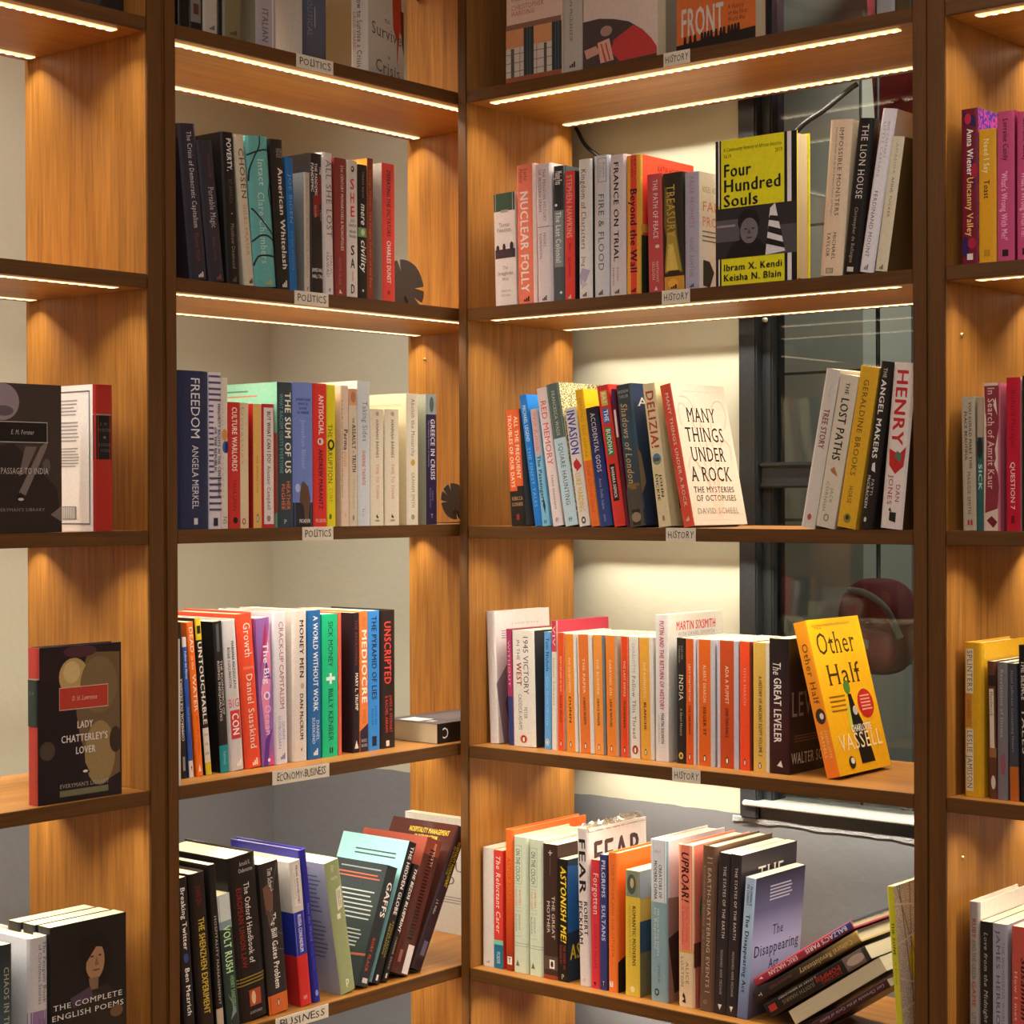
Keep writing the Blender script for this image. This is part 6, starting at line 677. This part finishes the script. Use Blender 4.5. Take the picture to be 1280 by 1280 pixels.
# ------------------------------------------------------------------ small things
def at(u, x, y, z): return unit_loc(u, x, y, z)
# leaf shaped bookends
STEEL = plain('grey_painted_steel', '#55585a', .45, .5)
def leaf_bookend(label, u, x, y, z, sc_, yaw):
    t = thing('leaf_bookend', label, 'bookend', at(u, x, y, z), (0, 0, unit_rot(u)+yaw), 'leaf bookends')
    n = 40; th = .0015
    def leaf(a):      # heart shaped monstera outline with deep cuts, a from -pi to pi around the stem point
        r = 1.0-.18*abs(math.sin(a*.5))
        for c_ in (-2.2, -1.5, -.85, .85, 1.5, 2.2):
            if abs(a-c_) < .085: r *= .45+.55*abs(a-c_)/.085
        return r
    def outline():
        pts = []
        for i in range(240):
            a = -math.pi+2*math.pi*i/240; r = leaf(a)*sc_
            pts.append((math.sin(a)*r*.72, math.cos(a)*r*.62))
        return pts
    P = outline(); cx, cz = 0.0, sc_*.66
    ca, sa = math.cos(.62), math.sin(.62)
    V = [(cx+ca*p+sa*q, cz-sa*p+ca*q) for p, q in P]; m = len(V)
    b = MB(); b.add([(p, 0, q) for p, q in V]+[(p, th, q) for p, q in V], [(i, (i+1) % m, m+(i+1) % m, m+i) for i in range(m)]+[tuple(range(m)), tuple(range(2*m-1, m-1, -1))], STEEL)
    b.build('leaf_plate', t)
    b = MB(); b.tube([(cx, -.001, cz-sc_*.2), (cx+.012, -.001, .02), (cx+.02, -.001, .004)], .0022, STEEL, 8); b.build('stem', t)
    b = MB(); b.box(-.03, .045, -.002, .06, 0, .0015, STEEL); b.build('base_plate', t)
    return t
leaf_bookend('grey metal leaf bookend beside the red book, second shelf left of the corner', 'L', 0.0589, .177, ZL[1]+.0003, .08, 0)
leaf_bookend('grey metal leaf bookend beside the navy purple book, third shelf left of the corner', 'L', 0.1006, .1, ZL[2]+.0003, .055, 0)
# book lying flat at the end of the fourth shelf
t = thing('paperback_book', 'thick dark paperback lying flat with a white label, fourth shelf left of the corner', 'book', at('L', -.032, .02, ZL[3]+.0003), (0, 0, unit_rot('L')), 'books on shelf four of the left corner bookcase')
b = MB(); DKC = paper('#4a4648'); L_, W_, T_ = .19, .125, .034
b.box(0, L_, 0, W_, T_-.0006, T_, DKC); b.box(0, L_, 0, W_, 0, .0006, DKC); b.box(0, L_, 0, .0008, 0, T_, paper('#1c1718'))
b.box(.012, .05, .055, .1, T_, T_+.0002, paper('#d8d4cf')); b.box(.02, .035, .03, .045, T_, T_+.0002, paper('#a8a4a2')); b.box(.06, .17, .03, .1, T_, T_+.0002, paper('#5c5658'))
vs, fs = layout('C', 0, 0); b.add([(.012+.016*(1-p), -.0003, .008+.018*(1-q)) for p, q, l in vs], fs, paper('#d8d4cf'))
b.build('cover', t)
b = MB(); b.box(.0003, L_-.0004, .0009, W_-.0004, .0007, T_-.0007, page_mat()); b.build('page_block', t)
# torn shrink wrap bunched on top of the white book with huge capitals
def wrap():
    bk = [o for o in MADE if 'plastic wrapped white' in o['label']][0]
    m = bpy.data.materials.new('clear_shrink_wrap'); m.use_nodes = True; nt = m.node_tree; nt.nodes.clear()
    o = nt.nodes.new('ShaderNodeOutputMaterial'); tr = nt.nodes.new('ShaderNodeBsdfTransparent'); g = nt.nodes.new('ShaderNodeBsdfGlossy'); mx = nt.nodes.new('ShaderNodeMixShader')
    g.inputs['Roughness'].default_value = .15; mx.inputs[0].default_value = .45; nt.links.new(tr.outputs[0], mx.inputs[1]); nt.links.new(g.outputs[0], mx.inputs[2]); nt.links.new(mx.outputs[0], o.inputs[0])
    rec = [r for r in BOOKS if 'plastic wrapped white' in r[3]][0]; w_, h_, d_ = rec[7:10]; rnd = random.Random(9); b = MB(); n = 26; k = 5; vs = []
    for i in range(n+1):
        for j in range(k+1):
            edge = j in (0, k); vs.append((-.0006+(w_+.0012)*j/k, d_*i/n, h_-(.006 if edge else 0)+(0 if edge else rnd.uniform(.0005, .011))))
    b.add(vs, [(i*(k+1)+j, i*(k+1)+j+1, (i+1)*(k+1)+j+1, (i+1)*(k+1)+j) for i in range(n) for j in range(k)], m); b.build('plastic_wrap', bk)
wrap()
# ribbon of the floral book
b = MB(); pts = catmull([at('LL', *p) for p in ((-.80, .045, ZL[3]+.012), (-.795, .03, ZL[3]+.003), (-.785, .022, ZL[3]+.004), (-.772, .016, ZL[3]+.012))])
b.tube(pts, .0016, paper('#c9a548', .4), 6); tag(b.build('ribbon_marker'), 'yellow ribbon marker hanging out below the dark floral book, fourth shelf far left', 'ribbon')
# cables
BLK = plain('black_cable_sheath', '#1c1a18', .45); GRY = plain('grey_cable_sheath', '#262625', .4)
b = MB(); b.tube(catmull([at('L', x-.041, y, z) for x, y, z in ((.2, .262, 2.5), (.222, .262, 2.478), (.266, .262, 2.452), (.3, .262, 2.42))]), .0035, BLK)
tag(b.build('power_cable'), 'black cable running down the corner panel above the top left shelf', 'cable')
b = MB(); b.tube(catmull([at('R', *p) for p in ((-.02, .31, 2.26), (.011, .31, 2.217), (.029, .312, 2.186), (.056, .314, 2.163), (.12, .316, 2.12), (.24, .316, 2.05), (.3, .31, 1.96), (.33, .3, 1.872))]), .0034, BLK)
tag(b.build('power_cable'), 'black cable drooping down the cream wall behind the second shelf books', 'cable')
b = MB(); b.tube(catmull([at('R', *p) for p in ((.44, .24, 1.98), (.46, .27, 2.09), (.495, .28, 2.148), (.543, .28, 2.173), (.588, .28, 2.199), (.604, .28, 2.2065))]), .0042, GRY)
tag(b.build('power_cable'), 'grey cable looping up from the yellow face-out book to the shelf above', 'cable')
# yellow sticky note on the panel edge
b = MB(); b.add([(0, 0, 0), (.018, -.004, .012), (.002, -.001, .03), (0, .0006, 0), (.018, -.0034, .012), (.002, -.0004, .03)], [(0, 1, 2), (5, 4, 3), (0, 3, 4, 1), (1, 4, 5, 2), (2, 5, 3, 0)], paper('#cfc23a'))
o = b.build('sticky_note'); o.location = at('L', .1885, .285, 1.292); o.rotation_euler = (0, 0, math.radians(20)); tag(o, 'small yellow paper corner stuck on the corner panel edge, fourth shelf', 'sticky note')
# red shape added behind the glass to stand in for a window reflection
RED = plain('reflection_red', '#6e2428', .7, 0, .3, 40); GREYN = plain('grey_strap', '#75706c', .8)
red_reflection = thing('rucksack_reflection', 'red rounded shape with pale strap standing in for a reflection in the window', 'red_reflection', (.485, .56, 1.235))
def blob(cx, cy, cz, rx, ry, rz, mat, pw=2.6):
    b = MB(); N1, N2 = 16, 24; vs = []
    f = lambda c: math.copysign(abs(c)**(2/pw), c)
    for i in range(N1+1):
        a = -math.pi/2+math.pi*i/N1
        for j in range(N2):
            c = 2*math.pi*j/N2; vs.append((cx+rx*f(math.cos(a))*f(math.cos(c)), cy+ry*f(math.cos(a))*f(math.sin(c)), cz+rz*f(math.sin(a))))
    b.add(vs, [(i*N2+j, i*N2+(j+1) % N2, (i+1)*N2+(j+1) % N2, (i+1)*N2+j) for i in range(N1) for j in range(N2)], mat, True); return b
blob(0, 0, .085, .072, .05, .085, RED).build('reflection_body', red_reflection)
blob(.005, -.04, .045, .055, .022, .04, RED).build('front_pocket', red_reflection)
b = MB(); b.tube(catmull([(-.03, -.05, .15), (.01, -.06, .145), (.045, -.056, .12), (.064, -.04, .07)]), .006, GREYN, 8); b.build('strap', red_reflection)
b = MB(); b.box(.0, .016, -.064, -.061, .05, .066, GREYN, .0005); b.build('buckle', red_reflection)
b = MB(); b.tube([(0, 0, .168), (0, .0, .25), (0, 0, 1.35)], .004, BLK, 8); b.build('hanging_cord', red_reflection)
b = MB(); b.box(.3, 1.2, .54, .60, 2.575, 2.635, OAK_H); b.box(.3, .36, .6, 1.9, 2.575, 2.635, OAK_H); b.box(1.14, 1.2, .45, 1.9, 2.575, 2.635, OAK_H); struct(b.build('trim_2'))
cl = MB(); n = 14; vs = []
for i in range(n+1):
    for j in (0, 1): vs.append((.0+.5*i/n, .02*math.sin(i*1.3)+.06*j, .0-.46*j))
vs += [(x, y+.004, z) for x, y, z in vs]; k = 2*(n+1)
CLOTH = plain('reflection_red_cloth', '#96303a', .8, 0, .2, 30)  # cloth sheet added outside to stand in for a red reflection
cl.add(vs, [(2*i, 2*i+2, 2*i+3, 2*i+1) for i in range(n)]+[(k+2*i, k+2*i+1, k+2*i+3, k+2*i+2) for i in range(n)]+[(2*i+1, 2*i+3, k+2*i+3, k+2*i+1) for i in range(n)]+[(2*i+2, 2*i, k+2*i, k+2*i+2) for i in range(n)], CLOTH, True)
o = cl.build('reflection_cloth'); o.location = (.41, .64, 2.58); tag(o, 'dark red cloth shape standing in for a reflection at the window top', 'reflection_cloth')
# shelf pin screws on the panels
BR = plain('brass_screw', '#c9a86a', .35, .8)
for u, x, y, z, n_ in (('RR', PANEL['RR'][0]+UNITS['RR'][0]+.0002, .05, 1.775, 'second'), ('RR', PANEL['RR'][0]+UNITS['RR'][0]+.0002, .05, 1.04, 'fourth'), ('L', .1879, .247, 1.805, 'second')):
    b = MB(); b.cyl((0, 0, 0), (1, 0, 0) if u == 'RR' else (-1, 0, 0), .003, .0025, BR, 12); o = b.build('shelf_pin'); o.location = at(u, x, y, z); o.rotation_euler.z = unit_rot(u)
    tag(o, 'small brass pin in the %s side panel under the %s shelf' % ('far right bookcase' if u == 'RR' else 'left corner bookcase', n_), 'pin')
